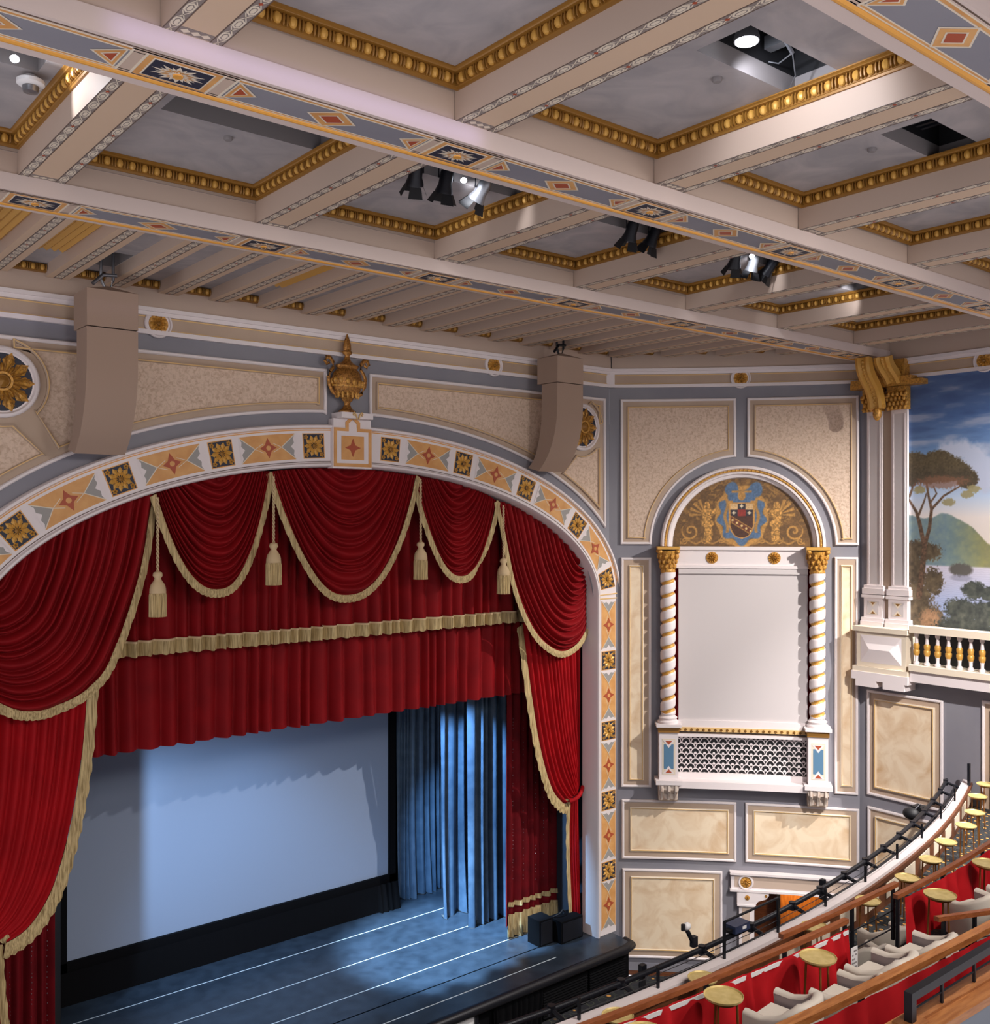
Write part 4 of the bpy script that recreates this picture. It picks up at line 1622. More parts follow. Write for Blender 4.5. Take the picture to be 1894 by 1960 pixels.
def console(path, s0, w, nm):
    b = MB()
    rows = []
    n = len(path)
    for i, (s, z, o_) in enumerate(path):
        a = path[max(i - 1, 0)]
        c = path[min(i + 1, n - 1)]
        dz, do = c[1] - a[1], c[2] - a[2]
        L = math.hypot(dz, do) or 1
        nz, no = -do / L * .1, dz / L * .1
        row = []
        for k, (e, h) in enumerate(((-w, -1), (-w, 1), (-w * .6, 1.3), (-w * .3, .8), (w * .3, .8), (w * .6, 1.3), (w, 1), (w, -1))):
            row.append(b.p(*MR(s + e, z - nz * h, o_ - no * h)))
        rows.append(row)
    for i in range(n - 1):
        for k in range(8):
            b.face((rows[i][k], rows[i][(k + 1) % 8], rows[i + 1][(k + 1) % 8], rows[i + 1][k]))
    b.face(rows[0])
    b.face(rows[-1])
    for i in range(1, n - 1):
        s, z, o_ = path[i]
        b.ell(MR(s, z, o_ + .06), (.06, .06, .06), 6, 4)
    b.build(nm, 'goldbright', t, 45)


def bez(p0, p1, p2, p3, n=14):
    out = []
    for i in range(n + 1):
        u = i / n
        out.append(tuple((1 - u) ** 3 * a + 3 * u * (1 - u) ** 2 * c + 3 * u * u * (1 - u) * d + u ** 3 * e for a, c, d, e in zip(p0, p1, p2, p3)))
    return out


console(bez((-14.15, 17.5, 1.1), (-14.12, 16.9, 1.2), (-14.08, 16.95, .66), (-14.08, 16.2, .56)), 0, .2, 'scroll')
console(bez((-13.7, 17.5, .95), (-13.7, 17.2, .9), (-13.72, 17.15, .5), (-13.74, 16.9, .32)), 0, .22, 'scroll')
b = MB()
b.ell(MR(-14.08, 16.05, .56), (.12, .12, .2), 10, 6)
b.tube([MR(-14.3, 16.22, .58), MR(-13.86, 16.22, .58)], .07, 8)
b.build('pendant', 'gold', t, 60)

BZ0, BZ1 = 9.18, 10.27
t = thing('balcony_pedestal', 'white pedestal with raised pyramid panel below the paired pilasters', 'pedestal', MR(-14.0, 8.8, 0))
b = MB(MR)
b.box(-14.72, -13.3, 9.12, 10.12, 0, .5, 1)
b.box(-14.8, -13.22, 10.12, 10.25, 0, .58, 1)
b.box(-14.8, -13.22, 9.02, 9.16, 0, .58, 1)
b.box(-14.82, -13.2, 8.8, 9.02, 0, .6, 0)
b.box(-14.7, -14.1, 8.62, 8.8, 0, .6, 0)
b.box(-13.9, -13.3, 8.62, 8.8, 0, .6, 0)
b.build('block', ['white', 'cream'], t)
b = MB(MR)
a0, a1, c0, c1 = -14.6, -13.42, 9.28, 10.02
h0, h1 = (-14.3, 9.65, .6), (-13.72, 9.65, .6)
b.poly([(a0, c0, .505), (a1, c0, .505), h1, h0])
b.poly([(a0, c1, .505), (a1, c1, .505), h1, h0])
b.poly([(a0, c0, .505), (a0, c1, .505), h0])
b.poly([(a1, c0, .505), (a1, c1, .505), h1])
b.build('pyramid_panel', 'white', t)
t = thing('balustrade', 'false balcony balustrade with white and gold balusters under the mural', 'balustrade', MR(-11.5, 8.9, 0))
b = MB(MR)
b.box(-13.19, -9.0, 10.2, 10.38, .18, .55)
b.build('top_rail', 'cream', t)
b = MB(MR)
b.box(-13.19, -9.0, 9.2, 9.36, 0, .58, 1)
b.box(-13.19, -9.0, 8.9, 9.2, 0, .5, 0)
b.build('bottom_rail', ['white', 'cream'], t)
b = MB(MR)
b.poly([(-13.19, 9.36, .015), (-9, 9.36, .015), (-9, 10.2, .015), (-13.19, 10.2, .015)])
b.build('dark_recess', 'black', t)
for i in range(14):
    s = -13.08 + .285 * i
    b = MB(lambda a, c, d: MR(a, d, .36 + c))
    zz = 9.36
    b.lathe([(.075, 0), (.075, .06), (.04, .1), (.045, .2), (.055, .24)], (s, 0, zz), 12, 0)
    b.lathe([(.055, .24), (.08, .3), (.082, .38), (.06, .40), (.075, .44), (.08, .52), (.055, .56)], (s, 0, zz), 12, 1)
    b.lathe([(.05, .56), (.035, .72), (.06, .76), (.065, .84)], (s, 0, zz), 12, 0)
    b.build('baluster', ['white', 'goldbright'], t, 50)
# ================================================================ STAGE
def cloth(name, x0, x1, z0, z1, y, amp, seed, wd, matk, parent=None, nx=None, nz=14, flare=0, shift=None, smooth=180):
    """hanging pleated curtain; amp grows a little towards the hem"""
    nx = nx or int((x1 - x0) / wd * 14)
    b = MB()

    def fn(u, v):
        x = x0 + (x1 - x0) * u
        z = z1 + (z0 - z1) * v
        k = amp * (.75 + .35 * v)
        yy = y - k * folds(x + (.03 * math.sin(3 * v + x) if v else 0), seed, wd)
        yy -= flare * v ** 6 * (.5 + .5 * math.sin(x * 9))
        return (x, yy, z + .008 * math.sin(x * 7) * v)
    b.grid(fn, nx, nz)
    return b.build(name, matk, parent, smooth)


# movie screen
t = thing('movie_screen', 'wide pale projection screen standing at the back of the stage', 'screen', (11.97, 25.5, STG))
b = MB()
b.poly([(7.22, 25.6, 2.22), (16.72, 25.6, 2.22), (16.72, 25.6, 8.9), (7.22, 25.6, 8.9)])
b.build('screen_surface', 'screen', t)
b = MB()
for r in ((6.98, 7.24, 1.9, 9.1), (16.70, 16.92, 1.9, 9.1), (6.98, 16.92, 8.88, 9.1), (6.98, 16.92, 1.95, 2.24)):
    b.box(r[0], r[1], 25.5, 25.68, r[2], r[3])
b.build('border', 'skirt', t)
b = MB()
b.grid(lambda u, v: (6.86 + 10.06 * u, 25.36 - .03 * v - (.05 * folds(6.86 + 10.06 * u, 5, .22) * (1 if u > .93 else .05)) - (.12 * v if u > .93 else 0), 2.06 + (STG + .005 - 2.06) * v), 240, 5)
b.build('skirt', 'skirt', t, 180)

# black and blue-lit side legs
for nm, x0, x1, y, sd, lab, mk in (('stage_leg_curtain', 14.05, 15.9, 22.76, 3, 'nearest of the blue-lit velour leg curtains, beside the red traveller', 'velvetbluelit'),
                                   ('stage_leg_curtain', 13.95 + 3.5, 19.2, 23.86, 4, 'middle blue-lit velour leg curtain on the right of the stage', 'velvetbluelit'),
                                   ('stage_leg_curtain', 17.1, 19.3, 25.75, 9, 'rear blue-lit velour leg curtain right beside the screen border', 'velvetbluelit')):
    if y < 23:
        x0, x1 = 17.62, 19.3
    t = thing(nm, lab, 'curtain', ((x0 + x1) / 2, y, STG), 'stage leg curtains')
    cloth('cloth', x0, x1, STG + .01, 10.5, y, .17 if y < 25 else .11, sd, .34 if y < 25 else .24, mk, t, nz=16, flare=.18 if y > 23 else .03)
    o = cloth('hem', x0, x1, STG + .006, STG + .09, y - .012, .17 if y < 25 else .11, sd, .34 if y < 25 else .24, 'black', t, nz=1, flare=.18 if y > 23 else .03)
o = cloth('stage_leg_curtain', 3.5, 6.55, STG + .01, 10.5, 23.5, .1, 12, .3, 'black')  # added leg, edge placed to shade the left part of the screen
tag(o, 'black leg curtain added on the left of the stage, its edge set to shade the screen', 'curtain', 'stage leg curtains')
o = cloth('masking_curtain', 18.2, 25, STG + .01, 12, 26.6, .1, 14, .3, 'black')
tag(o, 'black masking curtain behind the blue-lit legs', 'curtain')
o = cloth('border_curtain', 2, 22, 8.35, 13, 25.0, .06, 15, .4, 'black')
tag(o, 'black overhead border curtain above the projection screen', 'curtain')

# red traveller with sequins and gold fringe at both sides of the stage
for nm, x0, x1, sd in (('right', 17.98, 19.9, 21), ('left', 4.1, 5.85, 22)):
    t = thing('traveller_curtain', 'deep red traveller curtain with sequins and gold fringe at the %s side of the stage' % nm, 'curtain', ((x0 + x1) / 2, 21.5, STG), 'red traveller curtains')
    cloth('cloth', x0, x1, STG + .3, 11.0, 21.5, .09, sd, .26, 'reddark', t)
    cloth('upper_gold_band', x0, x1, 2.12, 2.26, 21.44, .09, sd, .26, 'fringe', t, nz=1)
    cloth('gold_fringe', x0, x1, STG + .01, 1.92, 21.43, .09, sd, .26, 'fringe', t, nz=3)
    rn = random.Random(sd)
    b = MB()
    for c in range(5):
        x = x0 + (x1 - x0) * (c + .5 + .3 * rn.random()) / 5
        for k in range(46):
            if rn.random() < .62:
                z = 2.7 + 5 * k / 46 + rn.random() * .05
                b.ell((x + .015 * rn.random(), 21.47 - .09 * folds(x, sd, .26) - .03, z), (.007, .007, .016), 5, 3)
    o = b.build('sequins', 'steel', t)
    o['kind'] = 'stuff'

# valance with the long gold fringe, and the lower teaser
YV = 20.85
t = thing('fringed_valance', 'red pleated valance with a long straight gold fringe, behind the swags', 'valance', (XC, YV, 10.6))
cloth('cloth', 5.2, 18.8, 10.6, 14.2, YV, .14, 31, .38, 'red', t, nz=8)
b = MB()
b.grid(lambda u, v: (5.2 + 13.6 * u, YV - .085 - .15 * folds(5.2 + 13.6 * u, 31, .38) - .02 * v * math.sin(u * 300), 10.64 - .31 * v + .012 * math.sin(u * 500) * v), 900, 4)
b.build('gold_fringe', 'fringe', t, 180)
b = MB()
b.grid(lambda u, v: (5.2 + 13.6 * u, YV - .1 - .15 * folds(5.2 + 13.6 * u, 31, .38), 10.66 - .045 * v), 500, 1)
b.build('braid', 'rope', t, 180)
o = cloth('teaser_curtain', 4.6, 19.4, 8.25, 12.5, 21.2, .15, 35, .40, 'red', nz=10)
tag(o, 'red pleated teaser curtain hanging just above the projection screen', 'curtain')


def cr(P, n=10):
    out = []
    for i in range(len(P) - 1):
        a, b_, c, d = P[max(i - 1, 0)], P[i], P[i + 1], P[min(i + 2, len(P) - 1)]
        for k in range(n):
            f = k / n
            out.append(tuple(.5 * (2 * b_[j] + (c[j] - a[j]) * f + (2 * a[j] - 5 * b_[j] + 4 * c[j] - d[j]) * f * f + (3 * b_[j] - a[j] - 3 * c[j] + d[j]) * f ** 3) for j in (0, 1)))
    out.append(P[-1])
    return out


def fringe_strip(b, curve_, yfn, wd=.17, rep=5):
    """gold trim hanging from a 2d curve"""
    n = len(curve_)
    rows = []
    for i, (x, z) in enumerate(curve_):
        a, c = curve_[max(i - 1, 0)], curve_[min(i + 1, n - 1)]
        d = norm2(c[0] - a[0], c[1] - a[1])
        nx, nz = d[1], -d[0]
        if nz > 0 and abs(nz) > .1:
            nx, nz = -nx, -nz
        nx, nz = nx * .8, nz * .8 - .25
        y = yfn(i / (n - 1))
        w_ = wd * (1 + .06 * math.sin(i * 2.1))
        rows.append([b.p(x, y - .03, z), b.p(x + nx * .05, y - .06, z + nz * .05), b.p(x + nx * w_ * .6, y - .05, z + nz * w_ * .6), b.p(x + nx * w_, y - .03, z + nz * w_)])
    for i in range(n - 1):
        for k in range(3):
            b.face((rows[i][k], rows[i + 1][k], rows[i + 1][k + 1], rows[i][k + 1]))


YS = 20.32
ztop = lambda x: arch_z(x, -.485) - .012
for xl, xr, zlow, zp, lab, sd in ((7.46, 10.09, 11.72, (13.75, 14.28), 'left of the three red swags under the arch', 41), (10.09, 14.0, 11.42, (14.28, 14.29), 'largest, middle red swag directly under the keystone', 42), (14.0, 16.6, 11.74, (14.29, 13.7), 'right of the three red swags under the arch', 43)):
    t = thing('swag', lab, 'swag', ((xl + xr) / 2, YS, zlow), 'red swags')
    xc, hw = (xl + xr) / 2, (xr - xl) / 2 - .02
    rows_n = 64

    def sfn(u, v, rr=None):
        r = .03 + .97 * v if rr is None else rr
        sg = 2 * u - 1
        g = r ** .42
        x = xc + hw * g * sg
        ze = ztop(xc + hw * g * (1 if sg > 0 else -1)) if r < .999 else zp[1 if sg > 0 else 0]
        zz = ztop(xc)
        ze = ze * (1 - r ** 4) + zp[1 if sg > 0 else 0] * r ** 4
        zl = zz - r * (zz - zlow)
        n = 2.0 + .4 * r
        z = zl + (ze - zl) * abs(sg) ** n
        if v == 0:
            z = ztop(x)
        a = .125 * folds(r * 4.4 + .12 * math.sin(sg * 2 + sd), sd, .34, .5)
        edge = 1 - .35 * abs(sg) ** 6
        y = YS - .06 - a * edge - .16 * (1 - sg * sg) * math.sin(PI * min(1, r) * .62)
        return (x, y, z)
    b = MB()
    b.grid(lambda u, v: sfn(u, v), 70, 130)
    b.build('cloth', 'red', t, 180)
    P = [sfn(i / 90, 1, 1.0) for i in range(91)]
    b = MB()
    ys = [p[1] for p in P]
    fringe_strip(b, [(p[0], p[2]) for p in P], lambda u: ys[int(u * 90 + .5)])
    b.build('gold_fringe', 'fringe', t, 180)

SIDE_R = cr([(16.62, 13.70), (17.03, 11.83), (17.40, 10.83), (17.88, 10.06), (18.46, 9.63), (19.05, 9.50), (19.67, 9.66), (20.1, 10.05)], 12)
for mir in (0, 1):
    t = thing('side_swag', 'large draped red side swag at the %s, sweeping from the arch down to the jamb' % ('left' if mir else 'right'), 'swag', (2 * XC - 18.4 if mir else 18.4, YS, 9.5), 'red side swags')
    C = SIDE_R
    if mir:
        C = cr([(16.53, 13.75), (16.83, 12.18), (17.43, 10.51), (17.89, 9.90), (18.48, 9.60), (18.96, 9.56), (19.42, 9.70), (20.1, 10.15)], 12)
    S0 = (19.75, 12.35)
    N = len(C) - 1

    def dfn(u, v):
        i = u * N
        k = min(int(i), N - 1)
        f = i - k
        cx, cz = C[k][0] + (C[k + 1][0] - C[k][0]) * f, C[k][1] + (C[k + 1][1] - C[k][1]) * f
        r = .02 + .98 * v
        x = S0[0] + (cx - S0[0]) * r
        z = S0[1] + (cz - S0[1]) * r
        # top ends follow the soffit, lower ends follow the jamb
        xe = S0[0] + (C[0][0] - S0[0]) * r
        lift = (ztop(xe) - (S0[1] + (C[0][1] - S0[1]) * r)) * (1 - u) ** 2.2 * (1 if r < 1 else 1)
        z += lift * (1 - v ** 8)
        x += (19.98 - (S0[0] + (C[-1][0] - S0[0]) * r)) * u ** 3
        a = .15 * folds(r * 5.4 + .1 * math.sin(u * 5), 51 + mir, .34, .5)
        y = YS - .06 - a * (1 - .3 * abs(2 * u - 1) ** 6) * (1 - .8 * u ** 5) - .14 * math.sin(PI * u) * math.sin(PI * r * .6)
        return (2 * XC - x if mir else x, y, z)
    b = MB()
    b.grid(dfn, 84, 160)
    b.build('cloth', 'red', t, 180)
    P = [dfn(i / 90, 1) for i in range(91)]
    b = MB()
    ys2 = [p[1] for p in P]
    fringe_strip(b, [(p[0], p[2]) for p in P], lambda u: ys2[int(u * 90 + .5)])
    b.build('gold_fringe', 'fringe', t, 180)

# tied-back side curtains
for mir in (0, 1):
    t = thing('tieback_curtain', 'bright red side curtain with gold fringe, tied back at the %s jamb' % ('left' if mir else 'right'), 'curtain', (2 * XC - 19.6 if mir else 19.6, YS + .1, STG), 'tied-back side curtains')
    if mir:
        E = [(17.77, 10.3), (17.9, 8.57), (18.12, 7.15), (18.45, 5.99), (18.86, 5.35), (19.28, 5.12), (19.42, 5.2)]
        T2 = [(19.5, 5.15), (19.44, 4.2), (19.34, 3.0), (19.28, STG + .02)]
        OUT, OB, TX = 19.99, 19.9, 19.95
    else:
        E = [(17.85, 10.3), (18.18, 8.31), (18.52, 6.72), (18.92, 5.6), (19.30, 5.12), (19.52, 5.02), (19.62, 5.12)]
        T2 = [(19.66, 5.1), (19.62, 4.2), (19.66, 3.0), (19.78, STG + .02)]
        OUT, OB, TX = 19.99, 19.92, 19.98
    E2 = cr(E, 8)
    n = len(E2) - 1
    zt = E[-1][1]

    def ufn(u, v, up=True):
        # u across from the free edge to the jamb, v down
        if up:
            k = min(int(v * n), n - 1)
            f = v * n - k
            xe, ze = E2[k][0] + (E2[k + 1][0] - E2[k][0]) * f, E2[k][1] + (E2[k + 1][1] - E2[k][1]) * f
            vv = min(1, v)
            xo, zo = OUT + (TX - OUT) * vv ** 3, 10.3 + (zt + .35 - 10.3) * vv
            x = xe + (xo - xe) * u
            z = ze + (zo - ze) * u - .45 * math.sin(PI * u) * math.sin(PI * v) * .4
            amp = .13 * (1 - .6 * v)
        else:
            k = cr(T2, 8)
            m = len(k) - 1
            i = min(int(v * m), m - 1)
            f = v * m - i
            xe, ze = k[i][0] + (k[i + 1][0] - k[i][0]) * f, k[i][1] + (k[i + 1][1] - k[i][1]) * f
            x = xe + (OB + .06 * v - xe) * u
            z = ze
            amp = .05 + .05 * v
        y = YS + .26 - amp * folds(u * 3.3, 61 + mir, .28, .4) - .12 * math.sin(PI * u)
        return (2 * XC - x if mir else x, y, z)
    b = MB()
    b.grid(lambda u, v: ufn(u, v), 90, 60)
    b.grid(lambda u, v: ufn(u, v, False), 90, 24)
    b.build('cloth', 'siderd', t, 180)
    b = MB()
    for P, w_ in (([ufn(0, i / 80) for i in range(81)], .21), ([ufn(0, i / 30, False) for i in range(31)], .15)):
        yy = [p[1] for p in P]
        m_ = len(P) - 1
        nrows = []
        for i, p in enumerate(P):
            a, c = P[max(i - 1, 0)], P[min(i + 1, m_)]
            d = norm2(c[0] - a[0], c[2] - a[2])
            sx = -1 if not mir else 1
            nx, nz = -d[1], d[0]
            if nx * sx < 0 and abs(nx) > .3:
                nx, nz = -nx, -nz
            if abs(nx) <= .3 and nz > 0:
                nx, nz = -nx, -nz
            nz -= .35
            w2 = w_ * (1 + .08 * math.sin(i * 1.7))
            nrows.append([b.p(p[0], p[1] - .03, p[2]), b.p(p[0] + nx * w2 * .5, p[1] - .07, p[2] + nz * w2 * .5), b.p(p[0] + nx * w2, p[1] - .04, p[2] + nz * w2)])
        for i in range(m_):
            for k in range(2):
                b.face((nrows[i][k], nrows[i + 1][k], nrows[i + 1][k + 1], nrows[i][k + 1]))
    b.build('gold_fringe', 'fringe', t, 180)
    b = MB()
    a, c = (19.5, 5.12), (20.02, 5.45)
    pts = [(a[0] + (c[0] - a[0]) * i / 8, YS + .12 - .1 * math.sin(PI * i / 8), a[1] + (c[1] - a[1]) * (i / 8) ** 1.4) for i in range(9)]
    b.tube([(2 * XC - p[0] if mir else p[0], p[1], p[2]) for p in pts], .06, 8)
    b.build('tieback', 'siderd', t, 60)

b = MB()
b.box(19.93, 20.03, 20.75, 22.4, STG, 12)
b.build('wall_stage_return', 'device_grey', kind='structure')
# tassels
for i, (x, zt, zh, zb_) in enumerate(((7.42, 13.66, 12.16, 11.23), (10.0, 14.15, 12.70, 11.76), (13.95, 14.18, 12.65, 11.72), (16.6, 13.55, 12.17, 11.23))):
    y = 19.92
    t = thing('tassel', 'cream and gold tassel on a cord, %s from the left between the swags' % ('first', 'second', 'third', 'fourth')[i], 'tassel', (x, y, zb_), 'curtain tassels')
    b = MB()
    n = 60
    for ph in (0, PI):
        b.tube([(x + .018 * math.cos(k * .9 + ph), y + .018 * math.sin(k * .9 + ph), zt + (zh - .02 - zt) * k / n) for k in range(n + 1)], .017, 6)
    b.build('cord', 'rope', t, 60)
    b = MB()
    h = zh - zb_
    b.lathe([(.02, 0), (.085, -.03), (.10, -.09), (.06, -.15), (.085, -.2), (.14, -.28), (.16, -.36), (.165, -.44), (.15, -.46)], (x, y, zh), 20)
    b.build('head', 'rope', t, 60)
    b = MB()
    b.lathe([(.155, zh - .45), (.165, zh - .5), (.165, zb_ + .1), (.17, zb_)], (x, y, 0), 48, 0, True, 1, 1, .06, 24)
    b.build('skirt', 'fringe', t, 40)

# things on and under the stage lip
t = thing('floor_monitor', 'black upright speaker cabinet on the stage near the red tied-back curtain', 'speaker', (18.85, 20.75, STG), 'black stage speakers')
b = MB()
b.box(18.35, 18.85, 20.45, 20.95, STG, STG + .72)
b.build('cabinet', 'skirt', t)
b = MB()
b.box(18.39, 18.81, 20.43, 20.45, STG + .05, STG + .67)
b.build('grille', 'blackmetal', t)
b = MB()
b.box(18.84, 18.87, 20.6, 20.8, STG + .45, STG + .55)
b.build('handle', 'steel', t)
t = thing('floor_monitor', 'wide black speaker cabinet on the stage corner, right of the upright one', 'speaker', (19.45, 20.4, STG), 'black stage speakers')
b = MB()
b.box(18.95, 19.78, 20.2, 20.75, STG, STG + .62)
b.build('cabinet', 'skirt', t)
b = MB()
b.box(18.99, 19.74, 20.18, 20.2, STG + .05, STG + .57)
b.build('grille', 'blackmetal', t)
b = MB()
b.tube([(19.0, 20.6, STG + .64), (19.15, 20.5, STG + .72), (19.3, 20.52, STG + .8), (19.42, 20.55, STG + .7), (19.4, 20.6, STG + .63)], .02, 6)
o = b.build('audio_cable', 'black', None, 60)
tag(o, 'black cable looped on top of the wide speaker cabinet', 'cable')

t = thing('stage_front_grille', 'black louvred grilles set in the stage front near the corner', 'grille', (19.2, 19.12, .1))
for x0, x1 in ((17.3, 18.9), (19.0, 20.4)):
    b = MB()
    b.box(x0, x1, 19.16, 19.19, .1, 1.0)
    for i in range(12):
        z = .12 + .072 * i
        b.poly([(x0, 19.1, z), (x1, 19.1, z), (x1, 19.17, z + .05), (x0, 19.17, z + .05)])
    b.build('louvre_panel', 'skirt', t)
o = cloth('stage_front_drape', 15.6, 17.25, .05, 1.02, 19.1, .05, 71, .16, 'skirt')
tag(o, 'short black drape hung under the stage lip', 'drape')
t = thing('stage_front_door', 'bright white panel under the stage lip with a dark bar across', 'panel', (13.9, 19.1, .02))
b = MB()
b.box(13.6, 15.0, 19.12, 19.17, .02, .98)
b.build('leaf', 'switch', t)
b = MB()
b.box(15.0, 15.1, 19.08, 19.17, .02, 1.02)
b.box(14.2, 14.24, 19.09, 19.12, .5, .98)
b.build('frame', 'blackmetal', t)
b = MB()
b.tube([(12.9, 19.05, .78), (15.1, 19.05, .74)], .025, 8)
b.build('bar', 'blackmetal', t, 60)
b = MB()
b.box(14.75, 14.87, 19.08, 19.12, .3, .46)
b.build('latch', 'cream', t)
for i, z in enumerate((1.62, 1.42)):
    b = MB(MS)
    b.box(3.47, 3.55, z - .06, z + .07, .003, .02)
    o = b.build('switch_plate', 'switch')
    tag(o, '%s of two white switch plates beside the doorway pier' % ('upper', 'lower')[i], 'switch', 'wall switches')
# ================================================================ CEILING FIXTURES
def house_light(x, y, z, label):
    t = thing('house_light', label, 'light', (x, y, z))
    b = MB()
    b.lathe([(.04, .4), (.08, .36), (.1, .16), (.135, .05), (.135, 0)], (x, y, z), 20)
    b.build('housing', 'steel', t, 50)
    b = MB()
    b.lathe([(.001, .012), (.12, .012)], (x, y, z), 24, 0, False)
    b.lathe([(.12, .012), (.12, -.01), (.001, -.02)], (x, y, z), 24, 0, False)
    b.build('lens', 'bulb', t, 50)
    return t


house_light(8.72, 6.42, ZTOP + .05, 'round white house light glowing in the nearest ceiling hatch')
lamp('hatch_lamp', 'SPOT', (8.72, 6.42, ZTOP - .02), (10.1, 6.6, 17.9), 150, (.86, .9, 1), .06, 100, .6)
lamp('hatch_lamp', 'POINT', (8.75, 6.45, ZTOP + .3), (0, 0, 0), 45, (.86, .9, 1), .06)
t = thing('hatch_catwalk', 'steel catwalk bars and cable seen inside the nearest ceiling hatch', 'catwalk', (9.3, 6.5, ZTOP + .4))
b = MB()
for yy in (6.2, 6.34, 6.48, 6.62):
    b.box(8.4, 9.7, yy, yy + .06, ZTOP + .62, ZTOP + .68)
b.box(9.55, 9.68, 6.15, 6.79, ZTOP + .35, ZTOP + .5)
b.build('catwalk_bars', 'steel', t)
b = MB()
b.tube([(8.95, 6.3, ZTOP + .5), (9.25, 6.38, ZTOP + .32), (9.6, 6.45, ZTOP + .2)], .025, 6)
b.tube([(9.6, 6.45, ZTOP + .2), (9.85, 6.58, ZTOP + .06), (9.98, 6.75, ZTOP + .0)], .008, 5)
b.tube([(9.6, 6.45, ZTOP + .2), (9.7, 6.7, ZTOP + .2), (9.65, 6.8, ZTOP + .24)], .008, 5)
b.build('cable', 'steel', t, 60)
t = thing('hatch_grid', 'dark grid bars inside the unlit hatch one coffer right of the lit hatch', 'grid', (12.9, 6.4, ZTOP + .2))
b = MB()
for i in range(6):
    b.box(12.25 + .14 * i, 12.31 + .14 * i, 6.2, 6.7, ZTOP + .25, ZTOP + .31)
b.box(12.15, 13.1, 6.16, 6.22, ZTOP + .2, ZTOP + .32)
b.build('grid_bars', 'blackmetal', t)

NTH = ['first', 'second', 'third', 'fourth', 'fifth', 'sixth', 'seventh', 'eighth']
PARS = [(8.08, 11.75, -25, 35, 'black'), (8.62, 11.62, -10, 25, 'black'), (9.3, 11.58, 15, 40, 'steel'), (12.6, 11.62, -10, 30, 'black'), (13.16, 11.5, 10, 30, 'black'), (15.5, 11.75, -30, 35, 'black'), (16.06, 11.6, 0, 20, 'steel'), (16.62, 11.52, 15, 40, 'black')]
for i, (x, y, rz, tilt, mk) in enumerate(PARS):
    lab = ('%s of three spotlights in the ceiling coffer left of centre' % NTH[i]) if i < 3 else ('%s of two black spotlights in the coffer right of centre' % NTH[i - 3]) if i < 5 else ('%s of three spotlights in the far coffer with the bright lamp' % NTH[i - 5])
    y = 11.66
    t = thing('stage_spotlight', lab, 'spotlight', (x, y, ZTOP - .06), 'coffer spotlights')
    R = Matrix.Rotation(math.radians(rz), 3, 'Z') @ Matrix.Rotation(math.radians(tilt), 3, 'X')

    def MP(a, c, d, R=R, x=x, y=y):
        v = R @ Vector((a * .82, c * .82, d * .82))
        return (x + v.x, y + v.y, ZTOP - .06 + v.z)
    b = MB(MP)
    b.lathe([(.02, .2), (.09, .19), (.12, .12), (.125, -.1), (.16, -.2), (.165, -.24)], (0, 0, 0), 18, 0, False)
    b.lathe([(.001, -.19), (.155, -.2)], (0, 0, 0), 18, 0, False)
    b.build('housing', 'blackmetal' if mk == 'black' else 'steel', t, 50)
    for k in range(4):
        a = PI / 2 * k
        c, s = math.cos(a), math.sin(a)
        b = MB(MP)
        P = [(-.1, .15, -.24), (.1, .15, -.24), (.13, .24, -.42), (-.13, .24, -.42)]
        b.poly([(px * c - py * s, px * s + py * c, pz) for px, py, pz in P])
        b.build('barn_door', 'black', t)
    b = MB()
    z = ZTOP - .06
    b.tube([(x - .13, y, z), (x - .13, y, z + .17), (x, y, z + .22), (x + .13, y, z + .17), (x + .13, y, z)], .014, 6)
    b.box(x - .03, x + .03, y - .04, y + .04, z + .2, z + .27)
    b.build('yoke', 'blackmetal', t, 60)
for i, (x0, x1, y) in enumerate(((7.95, 10.0, 11.66), (11.4, 13.45, 11.66), (14.8, 16.85, 11.66))):
    b = MB()
    b.tube([(x0, y, ZTOP + .22), (x1, y, ZTOP + .22)], .03, 10)
    o = b.build('lighting_bar', 'steel', None, 60)
    tag(o, 'horizontal steel bar above the spotlights in the %s lit coffer from the left' % NTH[i], 'bar', 'spotlight bars')
for i, (px, py, q) in enumerate(((8.9, 11.6, (10.1, 12.2, 17.95)), (2.75, 11.6, (3.36, 11.2, 18.0)), (15.78, 11.5, (16.9, 12.3, 17.95)), (19.6, 11.6, (20.2, 12.6, 17.95)), (12.9, 6.5, (13.5, 7.2, 17.95)))):
    if i < 3:
        b = MB()
        b.ell((px, py, ZTOP - .03), (.05, .05, .04), 10, 6)
        o = b.build('bare_lamp', 'bulb', None, 180)
        tag(o, 'small bright lamp glowing in the %s' % ('coffer left of centre, among the spotlights', 'coffer at the left edge of the photo', 'far coffer, between its spotlights')[i], 'lamp', 'bare ceiling lamps')
    if i < 4:
        lamp('coffer_lamp', 'SPOT', (px, py, ZTOP - .1), q, (50, 60, 45, 36, 0)[i], (.9, .93, 1), .05, 80, .5)
t = thing('ceiling_detector', 'round white ceiling fixture at the left edge, beside a hatch', 'fixture', (3.0, 11.75, ZTOP - .2))
b = MB()
b.lathe([(.001, .12), (.06, .12), (.15, .06), (.15, .02), (.12, 0), (.001, -.01)], (3.0, 11.95, ZTOP - .14), 20, 0, False)
b.build('cover', 'switch', t, 50)
b = MB()
b.lathe([(.09, 0), (.08, -.06), (.001, -.07)], (3.0, 11.95, ZTOP - .15), 16, 0, False)
b.build('lens', 'steel', t, 50)
